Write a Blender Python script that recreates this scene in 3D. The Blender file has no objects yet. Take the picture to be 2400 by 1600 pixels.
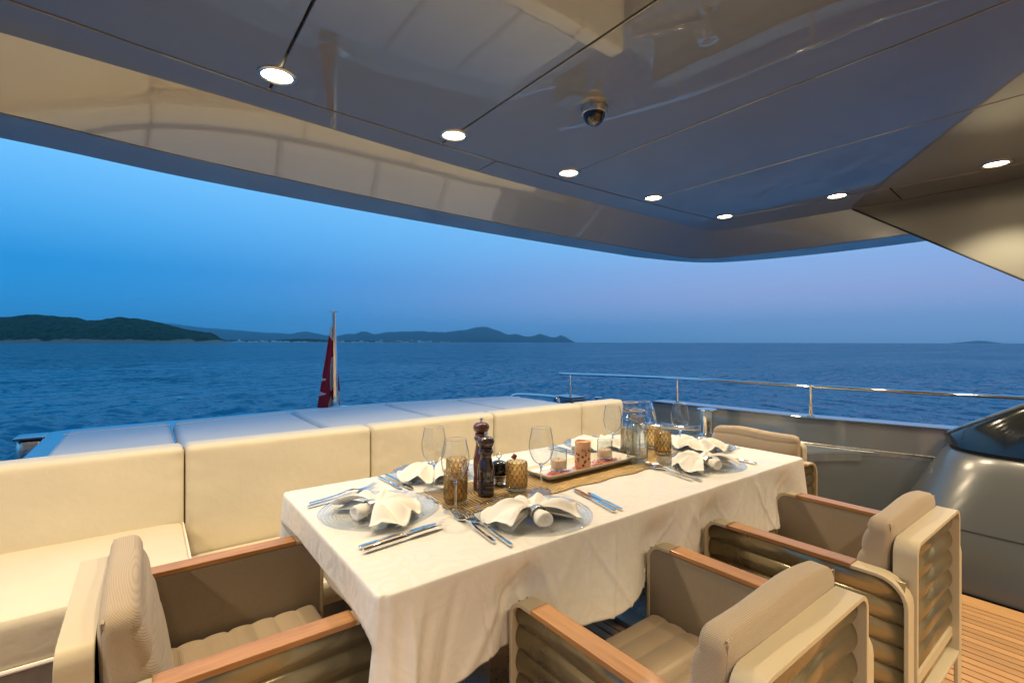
import bpy, bmesh, math, random
import numpy as np
from mathutils import Vector, Matrix
random.seed(7); rng = np.random.default_rng(7)
R_ = math.radians
SC = bpy.context.scene
COL = SC.collection

# ------------------------------------------------------------------ camera, sky, exposure
F_PX = 1133.0                       # focal length in pixels of the 2400 px wide photograph
YAW = math.atan(860 / F_PX)         # camera heading, to the right of dead aft
CAM_H = 1.28
cam_d = bpy.data.cameras.new('camera'); cam = bpy.data.objects.new('camera', cam_d); COL.objects.link(cam)
cam_d.sensor_width = 36; cam_d.lens = F_PX / 2400 * 36; cam_d.clip_start = .02; cam_d.clip_end = 120000
cam_d.shift_y = 2 / 2400
cam.location = (0, 0, CAM_H); cam.rotation_euler = (R_(90), R_(-.12), -YAW)
SC.camera = cam
SC.view_settings.view_transform = 'Standard'; SC.view_settings.look = 'None'
SC.view_settings.exposure = 0; SC.view_settings.gamma = 1
SC.cycles.use_denoising = True
SC.cycles.max_bounces = 8; SC.cycles.transparent_max_bounces = 24
SC.cycles.caustics_reflective = False; SC.cycles.caustics_refractive = False
FW = (math.sin(YAW), math.cos(YAW)); RT = (FW[1], -FW[0])

def lin(r, g, b):
    f = lambda c: ((c / 255 + .055) / 1.055) ** 2.4 if c > 10 else c / 255 / 12.92
    return (f(r), f(g), f(b), 1)

world = bpy.data.worlds.new('World'); SC.world = world; world.use_nodes = True
wn = world.node_tree; wn.nodes.clear()
def N(t, kind, **kw):
    n = t.nodes.new(kind)
    for k, v in kw.items():
        if k in n.inputs: n.inputs[k].default_value = v
        else: setattr(n, k, v)
    return n
def ramp(t, stops, interp='LINEAR'):
    n = t.nodes.new('ShaderNodeValToRGB'); e = n.color_ramp.elements
    n.color_ramp.interpolation = interp
    while len(e) > 1: e.remove(e[-1])
    e[0].position = stops[0][0]; e[0].color = stops[0][1]
    for p, c in stops[1:]:
        k = e.new(p); k.color = c
    return n
# dusk sky opposite the sunset: dark blue earth shadow, faint pink band, brighter blue above
tc = N(wn, 'ShaderNodeTexCoord'); sp = N(wn, 'ShaderNodeSeparateXYZ'); wn.links.new(tc.outputs['Generated'], sp.inputs[0])
el = N(wn, 'ShaderNodeMath', operation='ARCSINE'); wn.links.new(sp.outputs['Z'], el.inputs[0])
el2 = N(wn, 'ShaderNodeMath', operation='DIVIDE'); wn.links.new(el.outputs[0], el2.inputs[0]); el2.inputs[1].default_value = math.pi / 2
d_ = lambda deg: max(0, deg) / 90
west = ramp(wn, [(0, lin(40, 142, 206)), (d_(3), lin(36, 138, 204)), (d_(7), lin(30, 134, 202)), (d_(12), lin(78, 160, 220)), (d_(18), lin(112, 182, 234)),
                 (d_(45), lin(92, 160, 216)), (1, lin(60, 116, 188))])
east = ramp(wn, [(0, lin(118, 160, 206)), (d_(2.5), lin(138, 162, 206)), (d_(5), lin(144, 158, 202)), (d_(8), lin(134, 162, 208)), (d_(11), lin(126, 172, 218)), (d_(18), lin(118, 178, 228)),
                 (d_(45), lin(100, 160, 216)), (1, lin(60, 116, 188))])
for n in (west, east): wn.links.new(el2.outputs[0], n.inputs[0])
dot = N(wn, 'ShaderNodeVectorMath', operation='DOT_PRODUCT'); wn.links.new(tc.outputs['Generated'], dot.inputs[0]); dot.inputs[1].default_value = (RT[0], RT[1], 0)
mr = N(wn, 'ShaderNodeMapRange', interpolation_type='SMOOTHSTEP'); mr.inputs['From Min'].default_value = -.80; mr.inputs['From Max'].default_value = .60
wn.links.new(dot.outputs['Value'], mr.inputs['Value'])
mixw = N(wn, 'ShaderNodeMix', data_type='RGBA'); wn.links.new(mr.outputs['Result'], mixw.inputs['Factor'])
wn.links.new(west.outputs[0], mixw.inputs[6]); wn.links.new(east.outputs[0], mixw.inputs[7])
bg = N(wn, 'ShaderNodeBackground'); bg.inputs['Strength'].default_value = 1.36
wn.links.new(mixw.outputs[2], bg.inputs[0])
wo = N(wn, 'ShaderNodeOutputWorld'); wn.links.new(bg.outputs[0], wo.inputs[0])
LAMP_W = 46.0

# ------------------------------------------------------------------ helpers
def P(u, v, z):
    d = F_PX * (z - CAM_H) / (802 - v); r = d * (u - 1200) / F_PX
    return (FW[0] * d + RT[0] * r, FW[1] * d + RT[1] * r, z)
def ray(u, dist):
    k = (u - 1200) / F_PX
    return (FW[0] * dist + RT[0] * dist * k, FW[1] * dist + RT[1] * dist * k)

def link(o, parent=None):
    COL.objects.link(o)
    if parent is not None: o.parent = parent
    return o
def mesh(name, V, F, mat, parent=None, smooth=True, mi=None, sharp=38, loc=None):
    me = bpy.data.meshes.new(name); me.from_pydata([tuple(v) for v in V], [], [tuple(f) for f in F])
    ms = mat if isinstance(mat, (list, tuple)) else [mat]
    for m in ms: me.materials.append(m)
    if mi is not None: me.polygons.foreach_set('material_index', mi)
    bm = bmesh.new(); bm.from_mesh(me); bmesh.ops.recalc_face_normals(bm, faces=bm.faces); bm.to_mesh(me); bm.free()
    if smooth:
        me.shade_smooth(); me.set_sharp_from_angle(angle=R_(sharp))
    me.update()
    o = bpy.data.objects.new(name, me); link(o, parent)
    if loc: o.location = loc
    return o
def bevel(o, w=.004, seg=2):
    m = o.modifiers.new('bevel', 'BEVEL'); m.width = w; m.segments = seg; m.limit_method = 'ANGLE'; m.angle_limit = R_(40)
    return o
def tag(o, label, cat, group=None):
    o['label'] = label; o['category'] = cat
    if group: o['group'] = group
    return o
def struct(o): o['kind'] = 'structure'; return o
def thing(name, label, cat, loc=(0, 0, 0), rz=0, group=None):
    o = bpy.data.objects.new(name, None); o.empty_display_size = .1; COL.objects.link(o)
    o.location = loc; o.rotation_euler = (0, 0, rz)
    return tag(o, label, cat, group)
def copy_tree(o, parent=None):
    c = o.copy(); COL.objects.link(c); c.parent = parent
    for ch in list(o.children): copy_tree(ch, c)
    return c
def box(x0, x1, y0, y1, z0, z1):
    V = [(x, y, z) for z in (z0, z1) for y in (y0, y1) for x in (x0, x1)]
    F = [(0, 2, 3, 1), (4, 5, 7, 6), (0, 1, 5, 4), (2, 6, 7, 3), (0, 4, 6, 2), (1, 3, 7, 5)]
    return V, F
def join(*parts):
    V = []; F = []
    for v, f in parts:
        n = len(V); V += list(v); F += [tuple(i + n for i in q) for q in f]
    return V, F
def lathe(prof, n=32, cx=0, cy=0, cz=0, rfun=None):
    V = []; F = []
    for j, (r, z) in enumerate(prof):
        for i in range(n):
            a = 2 * math.pi * i / n
            rr = r if rfun is None else rfun(r, z, a, j)
            V.append((cx + rr * math.cos(a), cy + rr * math.sin(a), cz + z))
    for j in range(len(prof) - 1):
        for i in range(n):
            k = (i + 1) % n
            F.append((j * n + i, j * n + k, (j + 1) * n + k, (j + 1) * n + i))
    if prof[0][0] > 1e-5: F.append(tuple(range(n))[::-1])
    if prof[-1][0] > 1e-5: F.append(tuple((len(prof) - 1) * n + i for i in range(n)))
    return V, F
def lathe_open(prof, n=32):
    V, F = lathe(prof, n); return V, [f for f in F if len(f) == 4]
def tube(path, r, n=10, closed=False, taper=None):
    V = []; F = []; pts = [Vector(p) for p in path]; m = len(pts); up = Vector((0, 0, 1))
    for i, p in enumerate(pts):
        a = pts[i - 1] if (i or closed) else pts[i]; b = pts[(i + 1) % m] if (i < m - 1 or closed) else pts[i]
        t = (b - a).normalized(); ref = up if abs(t.z) < .9 else Vector((1, 0, 0))
        s = t.cross(ref).normalized(); w = s.cross(t).normalized()
        rr = r if taper is None else r * taper[i]
        for k in range(n):
            an = 2 * math.pi * k / n
            V.append(p + s * (math.cos(an) * rr) + w * (math.sin(an) * rr))
    for i in range(m if closed else m - 1):
        j = (i + 1) % m
        for k in range(n):
            l = (k + 1) % n
            F.append((i * n + k, i * n + l, j * n + l, j * n + k))
    if not closed:
        F.append(tuple(range(n))[::-1]); F.append(tuple((m - 1) * n + k for k in range(n)))
    return V, F
def catmull(pts, sub=6):
    out = []
    for i in range(len(pts) - 1):
        p0 = pts[max(i - 1, 0)]; p1 = pts[i]; p2 = pts[i + 1]; p3 = pts[min(i + 2, len(pts) - 1)]
        for k in range(sub):
            t = k / sub
            out.append(tuple(.5 * (2 * b + (c - a) * t + (2 * a - 5 * b + 4 * c - d) * t * t + (3 * b - a - 3 * c + d) * t ** 3) for a, b, c, d in zip(p0, p1, p2, p3)))
    out.append(tuple(pts[-1])); return out
def prism(poly, z0, z1):
    n = len(poly)
    V = [(x, y, z0) for x, y in poly] + [(x, y, z1) for x, y in poly]
    F = [tuple(range(n))[::-1], tuple(range(n, 2 * n))] + [(i, (i + 1) % n, n + (i + 1) % n, n + i) for i in range(n)]
    return V, F
def band(path, a0, a1, th, axis='x', closed=False):
    """flat bar bent along a 2D path, th thick inwards (left of travel), spanning a0..a1 on the third axis"""
    m = len(path); nor = []
    for i in range(m):
        a = path[i - 1] if (i or closed) else path[i]; b = path[(i + 1) % m] if (i < m - 1 or closed) else path[i]
        t = Vector((b[0] - a[0], b[1] - a[1])); t.normalize(); nor.append((-t.y, t.x))
    def mk(p, c): return (c, p[0], p[1]) if axis == 'x' else (p[0], c, p[1])
    V = []
    for p, n in zip(path, nor):
        q = (p[0] + n[0] * th, p[1] + n[1] * th)
        V += [mk(p, a0), mk(p, a1), mk(q, a1), mk(q, a0)]
    F = []
    for i in range(m if closed else m - 1):
        j = (i + 1) % m
        for k in range(4):
            l = (k + 1) % 4
            F.append((i * 4 + k, i * 4 + l, j * 4 + l, j * 4 + k))
    if not closed: F += [(3, 2, 1, 0), tuple((m - 1) * 4 + k for k in range(4))]
    return V, F
def arc(cx, cy, r, a0, a1, n=6):
    return [(cx + r * math.cos(R_(a0 + (a1 - a0) * i / n)), cy + r * math.sin(R_(a0 + (a1 - a0) * i / n))) for i in range(n + 1)]
def rbox(sx, sy, sz, r, res=(14, 14, 14), disp=None):
    """rounded, fillable box centred on 0; disp(p, n) may move a surface point"""
    V = []; F = []; idx = {}
    nx, ny, nz = res
    def add(i, j, k):
        if (i, j, k) in idx: return idx[(i, j, k)]
        f = lambda a, n: (a / n * 2 - 1)
        e = lambda t: math.copysign(abs(t) ** .8, t)
        p = Vector((e(f(i, nx)) * sx / 2, e(f(j, ny)) * sy / 2, e(f(k, nz)) * sz / 2))
        q = Vector([max(-(s / 2 - r), min(s / 2 - r, c)) for c, s in zip(p, (sx, sy, sz))])
        d = p - q
        n = d.normalized() if d.length > 1e-6 else Vector((0, 0, 1))
        p = q + n * r
        if disp: p = disp(p, n)
        idx[(i, j, k)] = len(V); V.append(p); return idx[(i, j, k)]
    for a in range(ny):
        for b in range(nz):
            for i in (0, nx): F.append((add(i, a, b), add(i, a + 1, b), add(i, a + 1, b + 1), add(i, a, b + 1)))
    for a in range(nx):
        for b in range(nz):
            for j in (0, ny): F.append((add(a, j, b), add(a + 1, j, b), add(a + 1, j, b + 1), add(a, j, b + 1)))
    for a in range(nx):
        for b in range(ny):
            for k in (0, nz): F.append((add(a, b, k), add(a + 1, b, k), add(a + 1, b + 1, k), add(a, b + 1, k)))
    return V, F
def sstep(a, b, x):
    t = max(0, min(1, (x - a) / (b - a))); return t * t * (3 - 2 * t)

# ------------------------------------------------------------------ materials
def newmat(name):
    m = bpy.data.materials.new(name); m.use_nodes = True; t = m.node_tree
    return m, t, t.nodes['Principled BSDF']
def pmat(name, col, rough=.5, metal=0, noise=0, nscale=20, bump=0, bscale=60, coat=0, spec=.5, sheen=0, stretch=None):
    m, t, b = newmat(name)
    b.inputs['Base Color'].default_value = col if len(col) == 4 else (*col, 1)
    b.inputs['Roughness'].default_value = rough; b.inputs['Metallic'].default_value = metal
    b.inputs['Coat Weight'].default_value = coat; b.inputs['Coat Roughness'].default_value = .03
    b.inputs['Specular IOR Level'].default_value = spec; b.inputs['Sheen Weight'].default_value = sheen
    tcn = N(t, 'ShaderNodeTexCoord'); vec = tcn.outputs['Object']
    if stretch:
        mp = N(t, 'ShaderNodeMapping'); mp.inputs['Scale'].default_value = stretch; t.links.new(vec, mp.inputs[0]); vec = mp.outputs[0]
    if noise:
        nz = N(t, 'ShaderNodeTexNoise'); nz.inputs['Scale'].default_value = nscale; nz.inputs['Detail'].default_value = 6; t.links.new(vec, nz.inputs['Vector'])
        c = Vector(col[:3])
        rp = ramp(t, [(.25, (*(c * (1 - noise)), 1)), (.75, (*(c * (1 + noise)), 1))]); t.links.new(nz.outputs[0], rp.inputs[0])
        t.links.new(rp.outputs[0], b.inputs['Base Color'])
        mrr = N(t, 'ShaderNodeMapRange'); mrr.inputs['To Min'].default_value = rough * .8; mrr.inputs['To Max'].default_value = min(1, rough * 1.25)
        t.links.new(nz.outputs[0], mrr.inputs['Value']); t.links.new(mrr.outputs[0], b.inputs['Roughness'])
    if bump:
        nb = N(t, 'ShaderNodeTexNoise'); nb.inputs['Scale'].default_value = bscale; nb.inputs['Detail'].default_value = 4; t.links.new(vec, nb.inputs['Vector'])
        bp = N(t, 'ShaderNodeBump'); bp.inputs['Strength'].default_value = bump; bp.inputs['Distance'].default_value = .01
        t.links.new(nb.outputs[0], bp.inputs['Height']); t.links.new(bp.outputs[0], b.inputs['Normal'])
    return m
def thin_glass(name, tint, edge, ior=1.45, rough=0.0, bump=None):
    m = bpy.data.materials.new(name); m.use_nodes = True; t = m.node_tree; t.nodes.clear()
    lw = N(t, 'ShaderNodeLayerWeight'); lw.inputs['Blend'].default_value = .5
    p5 = N(t, 'ShaderNodeMath', operation='POWER'); t.links.new(lw.outputs['Facing'], p5.inputs[0]); p5.inputs[1].default_value = 5
    f0 = ((ior - 1) / (ior + 1)) ** 2
    fr = N(t, 'ShaderNodeMath', operation='MULTIPLY_ADD'); t.links.new(p5.outputs[0], fr.inputs[0]); fr.inputs[1].default_value = 1 - f0; fr.inputs[2].default_value = f0
    rp = ramp(t, [(.0, (*tint, 1)), (.55, (*tint, 1)), (.97, (*edge, 1))]); t.links.new(lw.outputs['Facing'], rp.inputs[0])
    tr = N(t, 'ShaderNodeBsdfTransparent'); t.links.new(rp.outputs[0], tr.inputs[0])
    gl = N(t, 'ShaderNodeBsdfGlossy'); gl.inputs['Roughness'].default_value = rough
    if bump:
        tcn = N(t, 'ShaderNodeTexCoord'); bp = N(t, 'ShaderNodeBump'); bp.inputs['Strength'].default_value = bump[1]; bp.inputs['Distance'].default_value = .004
        if bump[0] == 'rings':
            w = N(t, 'ShaderNodeTexWave', wave_type='RINGS', rings_direction='Z'); w.inputs['Scale'].default_value = 30; w.inputs['Distortion'].default_value = 1.5
            w.inputs['Detail'].default_value = 2
        else:
            w = N(t, 'ShaderNodeTexNoise'); w.inputs['Scale'].default_value = 30
        t.links.new(tcn.outputs['Object'], w.inputs['Vector']); t.links.new(w.outputs[1 if bump[0] == 'rings' else 0], bp.inputs['Height'])
        for n in (gl, lw): t.links.new(bp.outputs[0], n.inputs['Normal'])
    mx = N(t, 'ShaderNodeMixShader'); t.links.new(fr.outputs[0], mx.inputs[0]); t.links.new(tr.outputs[0], mx.inputs[1]); t.links.new(gl.outputs[0], mx.inputs[2])
    o = N(t, 'ShaderNodeOutputMaterial'); t.links.new(mx.outputs[0], o.inputs[0])
    return m
def amber_glass(name, k=1.0):
    m = bpy.data.materials.new(name); m.use_nodes = True; t = m.node_tree; t.nodes.clear()
    g = N(t, 'ShaderNodeBsdfGlass'); g.inputs['Color'].default_value = (.92 * k, .84 * k, .70 * k ** 1.5, 1); g.inputs['IOR'].default_value = 1.45; g.inputs['Roughness'].default_value = .02
    tr = N(t, 'ShaderNodeBsdfTransparent'); tr.inputs[0].default_value = (.90 * k, .82 * k, .67 * k ** 1.5, 1)
    mx = N(t, 'ShaderNodeMixShader'); mx.inputs[0].default_value = .42; t.links.new(g.outputs[0], mx.inputs[1]); t.links.new(tr.outputs[0], mx.inputs[2])
    o = N(t, 'ShaderNodeOutputMaterial'); t.links.new(mx.outputs[0], o.inputs[0]); return m
def wood(name, a, b, rough=.35, coat=.2, stretch=(40, 3, 40), scale=1.6):
    m, t, bs = newmat(name)
    tcn = N(t, 'ShaderNodeTexCoord'); mp = N(t, 'ShaderNodeMapping'); mp.inputs['Scale'].default_value = stretch; t.links.new(tcn.outputs['Object'], mp.inputs[0])
    oi = N(t, 'ShaderNodeObjectInfo'); ad = N(t, 'ShaderNodeVectorMath', operation='ADD'); t.links.new(mp.outputs[0], ad.inputs[0])
    sc = N(t, 'ShaderNodeVectorMath', operation='SCALE'); sc.inputs[0].default_value = (37, 91, 53); t.links.new(oi.outputs['Random'], sc.inputs['Scale']); t.links.new(sc.outputs[0], ad.inputs[1])
    nz = N(t, 'ShaderNodeTexNoise'); nz.inputs['Scale'].default_value = scale; nz.inputs['Detail'].default_value = 8; nz.inputs['Roughness'].default_value = .65; t.links.new(ad.outputs[0], nz.inputs['Vector'])
    rp = ramp(t, [(.3, (*a, 1)), (.7, (*b, 1))]); t.links.new(nz.outputs[0], rp.inputs[0])
    hs = N(t, 'ShaderNodeHueSaturation'); t.links.new(rp.outputs[0], hs.inputs['Color'])
    mr = N(t, 'ShaderNodeMapRange'); mr.inputs['To Min'].default_value = .82; mr.inputs['To Max'].default_value = 1.15; t.links.new(oi.outputs['Random'], mr.inputs[0]); t.links.new(mr.outputs[0], hs.inputs['Value'])
    t.links.new(hs.outputs[0], bs.inputs['Base Color'])
    bs.inputs['Roughness'].default_value = rough; bs.inputs['Coat Weight'].default_value = coat; bs.inputs['Coat Roughness'].default_value = .12
    bp = N(t, 'ShaderNodeBump'); bp.inputs['Strength'].default_value = .15; bp.inputs['Distance'].default_value = .002; t.links.new(nz.outputs[0], bp.inputs['Height']); t.links.new(bp.outputs[0], bs.inputs['Normal'])
    return m

def gloss_paint(name, col, metal, rough, wob=.02, cior=1.95, crough=.015):
    """high-gloss metallic yacht paint with a faint orange-peel ripple"""
    m, t, b = newmat(name)
    b.inputs['Base Color'].default_value = (*col, 1); b.inputs['Metallic'].default_value = metal; b.inputs['Roughness'].default_value = rough
    b.inputs['Coat Weight'].default_value = 1; b.inputs['Coat Roughness'].default_value = crough; b.inputs['Coat IOR'].default_value = cior
    tcn = N(t, 'ShaderNodeTexCoord'); nz = N(t, 'ShaderNodeTexNoise'); nz.inputs['Scale'].default_value = 4; nz.inputs['Detail'].default_value = 2
    t.links.new(tcn.outputs['Object'], nz.inputs['Vector'])
    bp = N(t, 'ShaderNodeBump'); bp.inputs['Strength'].default_value = wob; bp.inputs['Distance'].default_value = .05; t.links.new(nz.outputs[0], bp.inputs['Height'])
    t.links.new(bp.outputs[0], b.inputs['Coat Normal'])
    return m
def ribbed(name, a, b, stretch, sc=1.0):
    m, t, bs = newmat(name)
    tcn = N(t, 'ShaderNodeTexCoord'); mp = N(t, 'ShaderNodeMapping'); mp.inputs['Scale'].default_value = stretch; t.links.new(tcn.outputs['Object'], mp.inputs[0])
    w = N(t, 'ShaderNodeTexWave', bands_direction='DIAGONAL'); w.inputs['Scale'].default_value = sc; w.inputs['Distortion'].default_value = .6; w.inputs['Detail'].default_value = 1; t.links.new(mp.outputs[0], w.inputs['Vector'])
    nz = N(t, 'ShaderNodeTexNoise'); nz.inputs['Scale'].default_value = 9; nz.inputs['Detail'].default_value = 5; t.links.new(tcn.outputs['Object'], nz.inputs['Vector'])
    mx = N(t, 'ShaderNodeMath', operation='MULTIPLY_ADD'); t.links.new(nz.outputs[0], mx.inputs[0]); mx.inputs[1].default_value = .5; t.links.new(w.outputs[1], mx.inputs[2])
    rp = ramp(t, [(.2, (*a, 1)), (1.1 if False else 1.0, (*b, 1))]); t.links.new(mx.outputs[0], rp.inputs[0]); t.links.new(rp.outputs[0], bs.inputs['Base Color'])
    bs.inputs['Roughness'].default_value = .9; bs.inputs['Sheen Weight'].default_value = .25; bs.inputs['Specular IOR Level'].default_value = .2
    bp = N(t, 'ShaderNodeBump'); bp.inputs['Strength'].default_value = .25; bp.inputs['Distance'].default_value = .002; t.links.new(w.outputs[1], bp.inputs['Height']); t.links.new(bp.outputs[0], bs.inputs['Normal'])
    return m

M = {}
M['ceil'] = gloss_paint('ceiling_gloss_paint', (.19, .197, .19), .12, .28, .010, 1.9)
M['fascia'] = gloss_paint('ceiling_paint_sofa_tint', (.27, .262, .24), .15, .30, .008, 2.1, .05)  # ceiling paint again, lightened with the beige of the reflected sofa in its colour
M['silver'] = gloss_paint('silver_grey_gloss_paint', (.175, .20, .22), .25, .36, .008, 1.8, .08)
M['console'] = gloss_paint('satin_console_paint', (.075, .085, .09), .2, .45, .008, 1.6, .25)
M['wing'] = pmat('satin_olive_silver_paint', (.25, .26, .235), .58, .15)
M['edge'] = gloss_paint('blue_grey_gloss_paint', (.10, .14, .18), .3, .25, .01)
M['dark'] = pmat('black_rubber', (.012, .012, .013), .6)
M['steel'] = pmat('polished_stainless_steel', (.80, .79, .77), .07, 1, noise=.03, nscale=8)
M['brushed'] = pmat('brushed_steel', (.62, .60, .56), .28, 1, noise=.1, nscale=60)
M['leather'] = pmat('cream_marine_vinyl', (.70, .63, .48), .55, 0, noise=.06, nscale=3.2, bump=.16, bscale=26)
M['pad'] = pmat('pale_sunpad_vinyl', (.50, .54, .59), .6, 0, noise=.05, nscale=2.5, bump=.12, bscale=45)
M['piping'] = pmat('cream_piping', (.80, .76, .68), .6)
M['teak'] = wood('teak_plank', (.33, .18, .075), (.46, .27, .12), .5, .05, (30, 1.3, 30), 1.4)
M['armwood'] = wood('oiled_teak_armrest', (.30, .135, .045), (.46, .23, .085), .42, .15, (45, 3, 45), 1.6)
M['frame'] = pmat('champagne_powder_coat', (.56, .48, .33), .45, 0, noise=.03, nscale=400, bump=.03, bscale=500)
M['corr'] = pmat('olive_champagne_corrugated_metal', (.35, .305, .195), .25, .72, noise=.05, nscale=8)
M['mesh'] = pmat('taupe_woven_sling', (.29, .24, .18), .8, 0, noise=.1, nscale=300, bump=.25, bscale=500)
M['seat'] = ribbed('ribbed_taupe_seat_fabric', (.345, .27, .185), (.41, .325, .225), (0, 160, 0))
M['backc'] = ribbed('ribbed_taupe_back_fabric', (.36, .285, .20), (.425, .34, .24), (0, 150, 150))
M['glass'] = thin_glass('clear_drinking_glass', (.985, .99, .99), (.66, .71, .77), 1.5, .02)
M['bottle'] = thin_glass('clear_bottle_glass', (.92, .945, .945), (.28, .32, .34), 1.8, 0, ('noise', .15))
M['amber'] = amber_glass('smoked_amber_glass'); M['amber2'] = amber_glass('smoked_amber_glass_ridge', .62)
M['charger'] = thin_glass('clear_ringed_plate_glass', (.965, .98, .985), (.90, .94, .96), 1.36, .03, ('rings', .35))
m = bpy.data.materials.new('solid_stem_glass'); m.use_nodes = True; t = m.node_tree; t.nodes.clear(); g_ = N(t, 'ShaderNodeBsdfGlass'); g_.inputs['IOR'].default_value = 1.5; g_.inputs['Color'].default_value = (.97, .985, 1, 1); oo = N(t, 'ShaderNodeOutputMaterial'); t.links.new(g_.outputs[0], oo.inputs[0]); M['stem'] = m
M['rim_glint'] = pmat('pale_rim_glint', (.62, .64, .66), .08, 0, coat=1)  # opaque pale grey: the bright glint along glass rims put into the colour
M['napkin'] = pmat('white_linen_napkin', (.87, .85, .80), .9, 0, noise=.03, nscale=14, bump=.25, bscale=420, sheen=.2, spec=.2)
M['millr'] = wood('reddish_mill_wood', (.085, .018, .008), (.17, .042, .016), .18, .8, (20, 20, 2.5), 1.5)
M['milld'] = wood('dark_walnut_mill_wood', (.022, .010, .007), (.06, .024, .014), .16, .8, (20, 20, 2.5), 1.5)
M['ceramic'] = pmat('glazed_cream_ceramic', (.80, .74, .62), .15, 0, coat=.6)
M['wax'] = pmat('peach_wax', (.80, .55, .36), .5, 0, noise=.1, nscale=30)
M['petal'] = pmat('coral_petals', (.72, .22, .11), .7, 0, noise=.35, nscale=60)
M['black'] = pmat('black_enamel', (.006, .006, .008), .06, 0, coat=1)
M['twine'] = pmat('jute_twine', (.42, .28, .14), .9, 0, noise=.3, nscale=300)
M['paper'] = pmat('white_paper_label', (.82, .82, .80), .8)
M['wrap'] = pmat('brown_wrapper', (.20, .085, .035), .5)
M['red'] = pmat('red_flag_cloth', (.34, .008, .025), .85, 0, bump=.2, bscale=300)
M['white'] = pmat('white_flag_cloth', (.66, .66, .68), .85, 0, bump=.2, bscale=300)
M['lens'] = None
m, t, b = newmat('lit_downlight_lens'); b.inputs['Emission Color'].default_value = (1, .78, .48, 1); b.inputs['Emission Strength'].default_value = 42; b.inputs['Base Color'].default_value = (.8, .8, .8, 1)
M['lens'] = m
M['smoke'] = thin_glass('smoked_dome', (.10, .10, .11), (.02, .02, .02), 1.6)
m, t, b = newmat('dark_tinted_window'); b.inputs['Base Color'].default_value = (.012, .016, .016, 1); b.inputs['Roughness'].default_value = .14; b.inputs['IOR'].default_value = 1.7
M['window'] = m
M['hull'] = gloss_paint('hull_paint', (.30, .32, .34), .3, .3)
M['wallp'] = pmat('warm_panelling', (.62, .55, .45), .5, 0, noise=.08, nscale=3)
M['render'] = pmat('whitewashed_wall', (.62, .60, .58), .9)

# white damask: satin leaf scrolls on a duller ground
m, t, b = newmat('white_damask_linen')
tcn = N(t, 'ShaderNodeTexCoord')
n1 = N(t, 'ShaderNodeTexNoise'); n1.inputs['Scale'].default_value = 7; n1.inputs['Detail'].default_value = 1.5; t.links.new(tcn.outputs['Object'], n1.inputs['Vector'])
vm = N(t, 'ShaderNodeMix', data_type='VECTOR'); vm.inputs['Factor'].default_value = .17; t.links.new(tcn.outputs['Object'], vm.inputs[4]); t.links.new(n1.outputs[1], vm.inputs[5])
vo = N(t, 'ShaderNodeTexVoronoi', feature='SMOOTH_F1'); vo.inputs['Scale'].default_value = 17; vo.inputs['Smoothness'].default_value = .35; t.links.new(vm.outputs[1], vo.inputs['Vector'])
wv = N(t, 'ShaderNodeTexWave', wave_type='RINGS', rings_direction='SPHERICAL'); wv.inputs['Scale'].default_value = 7; wv.inputs['Distortion'].default_value = 9; wv.inputs['Detail'].default_value = 2; wv.inputs['Detail Scale'].default_value = 1.6
t.links.new(vm.outputs[1], wv.inputs['Vector'])
ml = N(t, 'ShaderNodeMath', operation='MULTIPLY_ADD'); t.links.new(vo.outputs['Distance'], ml.inputs[0]); ml.inputs[1].default_value = 1.1
m3 = N(t, 'ShaderNodeMath', operation='MULTIPLY'); t.links.new(wv.outputs[1], m3.inputs[0]); m3.inputs[1].default_value = .42; t.links.new(m3.outputs[0], ml.inputs[2])
rp = ramp(t, [(.44, (1, 1, 1, 1)), (.50, (0, 0, 0, 1)), (.80, (0, 0, 0, 1)), (.86, (1, 1, 1, 1))]); t.links.new(ml.outputs[0], rp.inputs[0])
cm = N(t, 'ShaderNodeMix', data_type='RGBA'); cm.inputs[6].default_value = (.772, .744, .70, 1); cm.inputs[7].default_value = (.80, .77, .72, 1); t.links.new(rp.outputs[0], cm.inputs['Factor'])
t.links.new(cm.outputs[2], b.inputs['Base Color'])
rr = N(t, 'ShaderNodeMapRange'); rr.inputs['To Min'].default_value = .9; rr.inputs['To Max'].default_value = .30; t.links.new(rp.outputs[0], rr.inputs[0]); t.links.new(rr.outputs[0], b.inputs['Roughness'])
sp_ = N(t, 'ShaderNodeMapRange'); sp_.inputs['To Min'].default_value = .05; sp_.inputs['To Max'].default_value = .6; t.links.new(rp.outputs[0], sp_.inputs[0]); t.links.new(sp_.outputs[0], b.inputs['Specular IOR Level']); b.inputs['Sheen Weight'].default_value = .1
nb = N(t, 'ShaderNodeTexNoise'); nb.inputs['Scale'].default_value = 11; nb.inputs['Detail'].default_value = 9; nb.inputs['Roughness'].default_value = .68; t.links.new(tcn.outputs['Object'], nb.inputs['Vector'])
bp = N(t, 'ShaderNodeBump'); bp.inputs['Strength'].default_value = .32; bp.inputs['Distance'].default_value = .012; t.links.new(nb.outputs[0], bp.inputs['Height']); t.links.new(bp.outputs[0], b.inputs['Normal'])
M['damask'] = m

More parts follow.
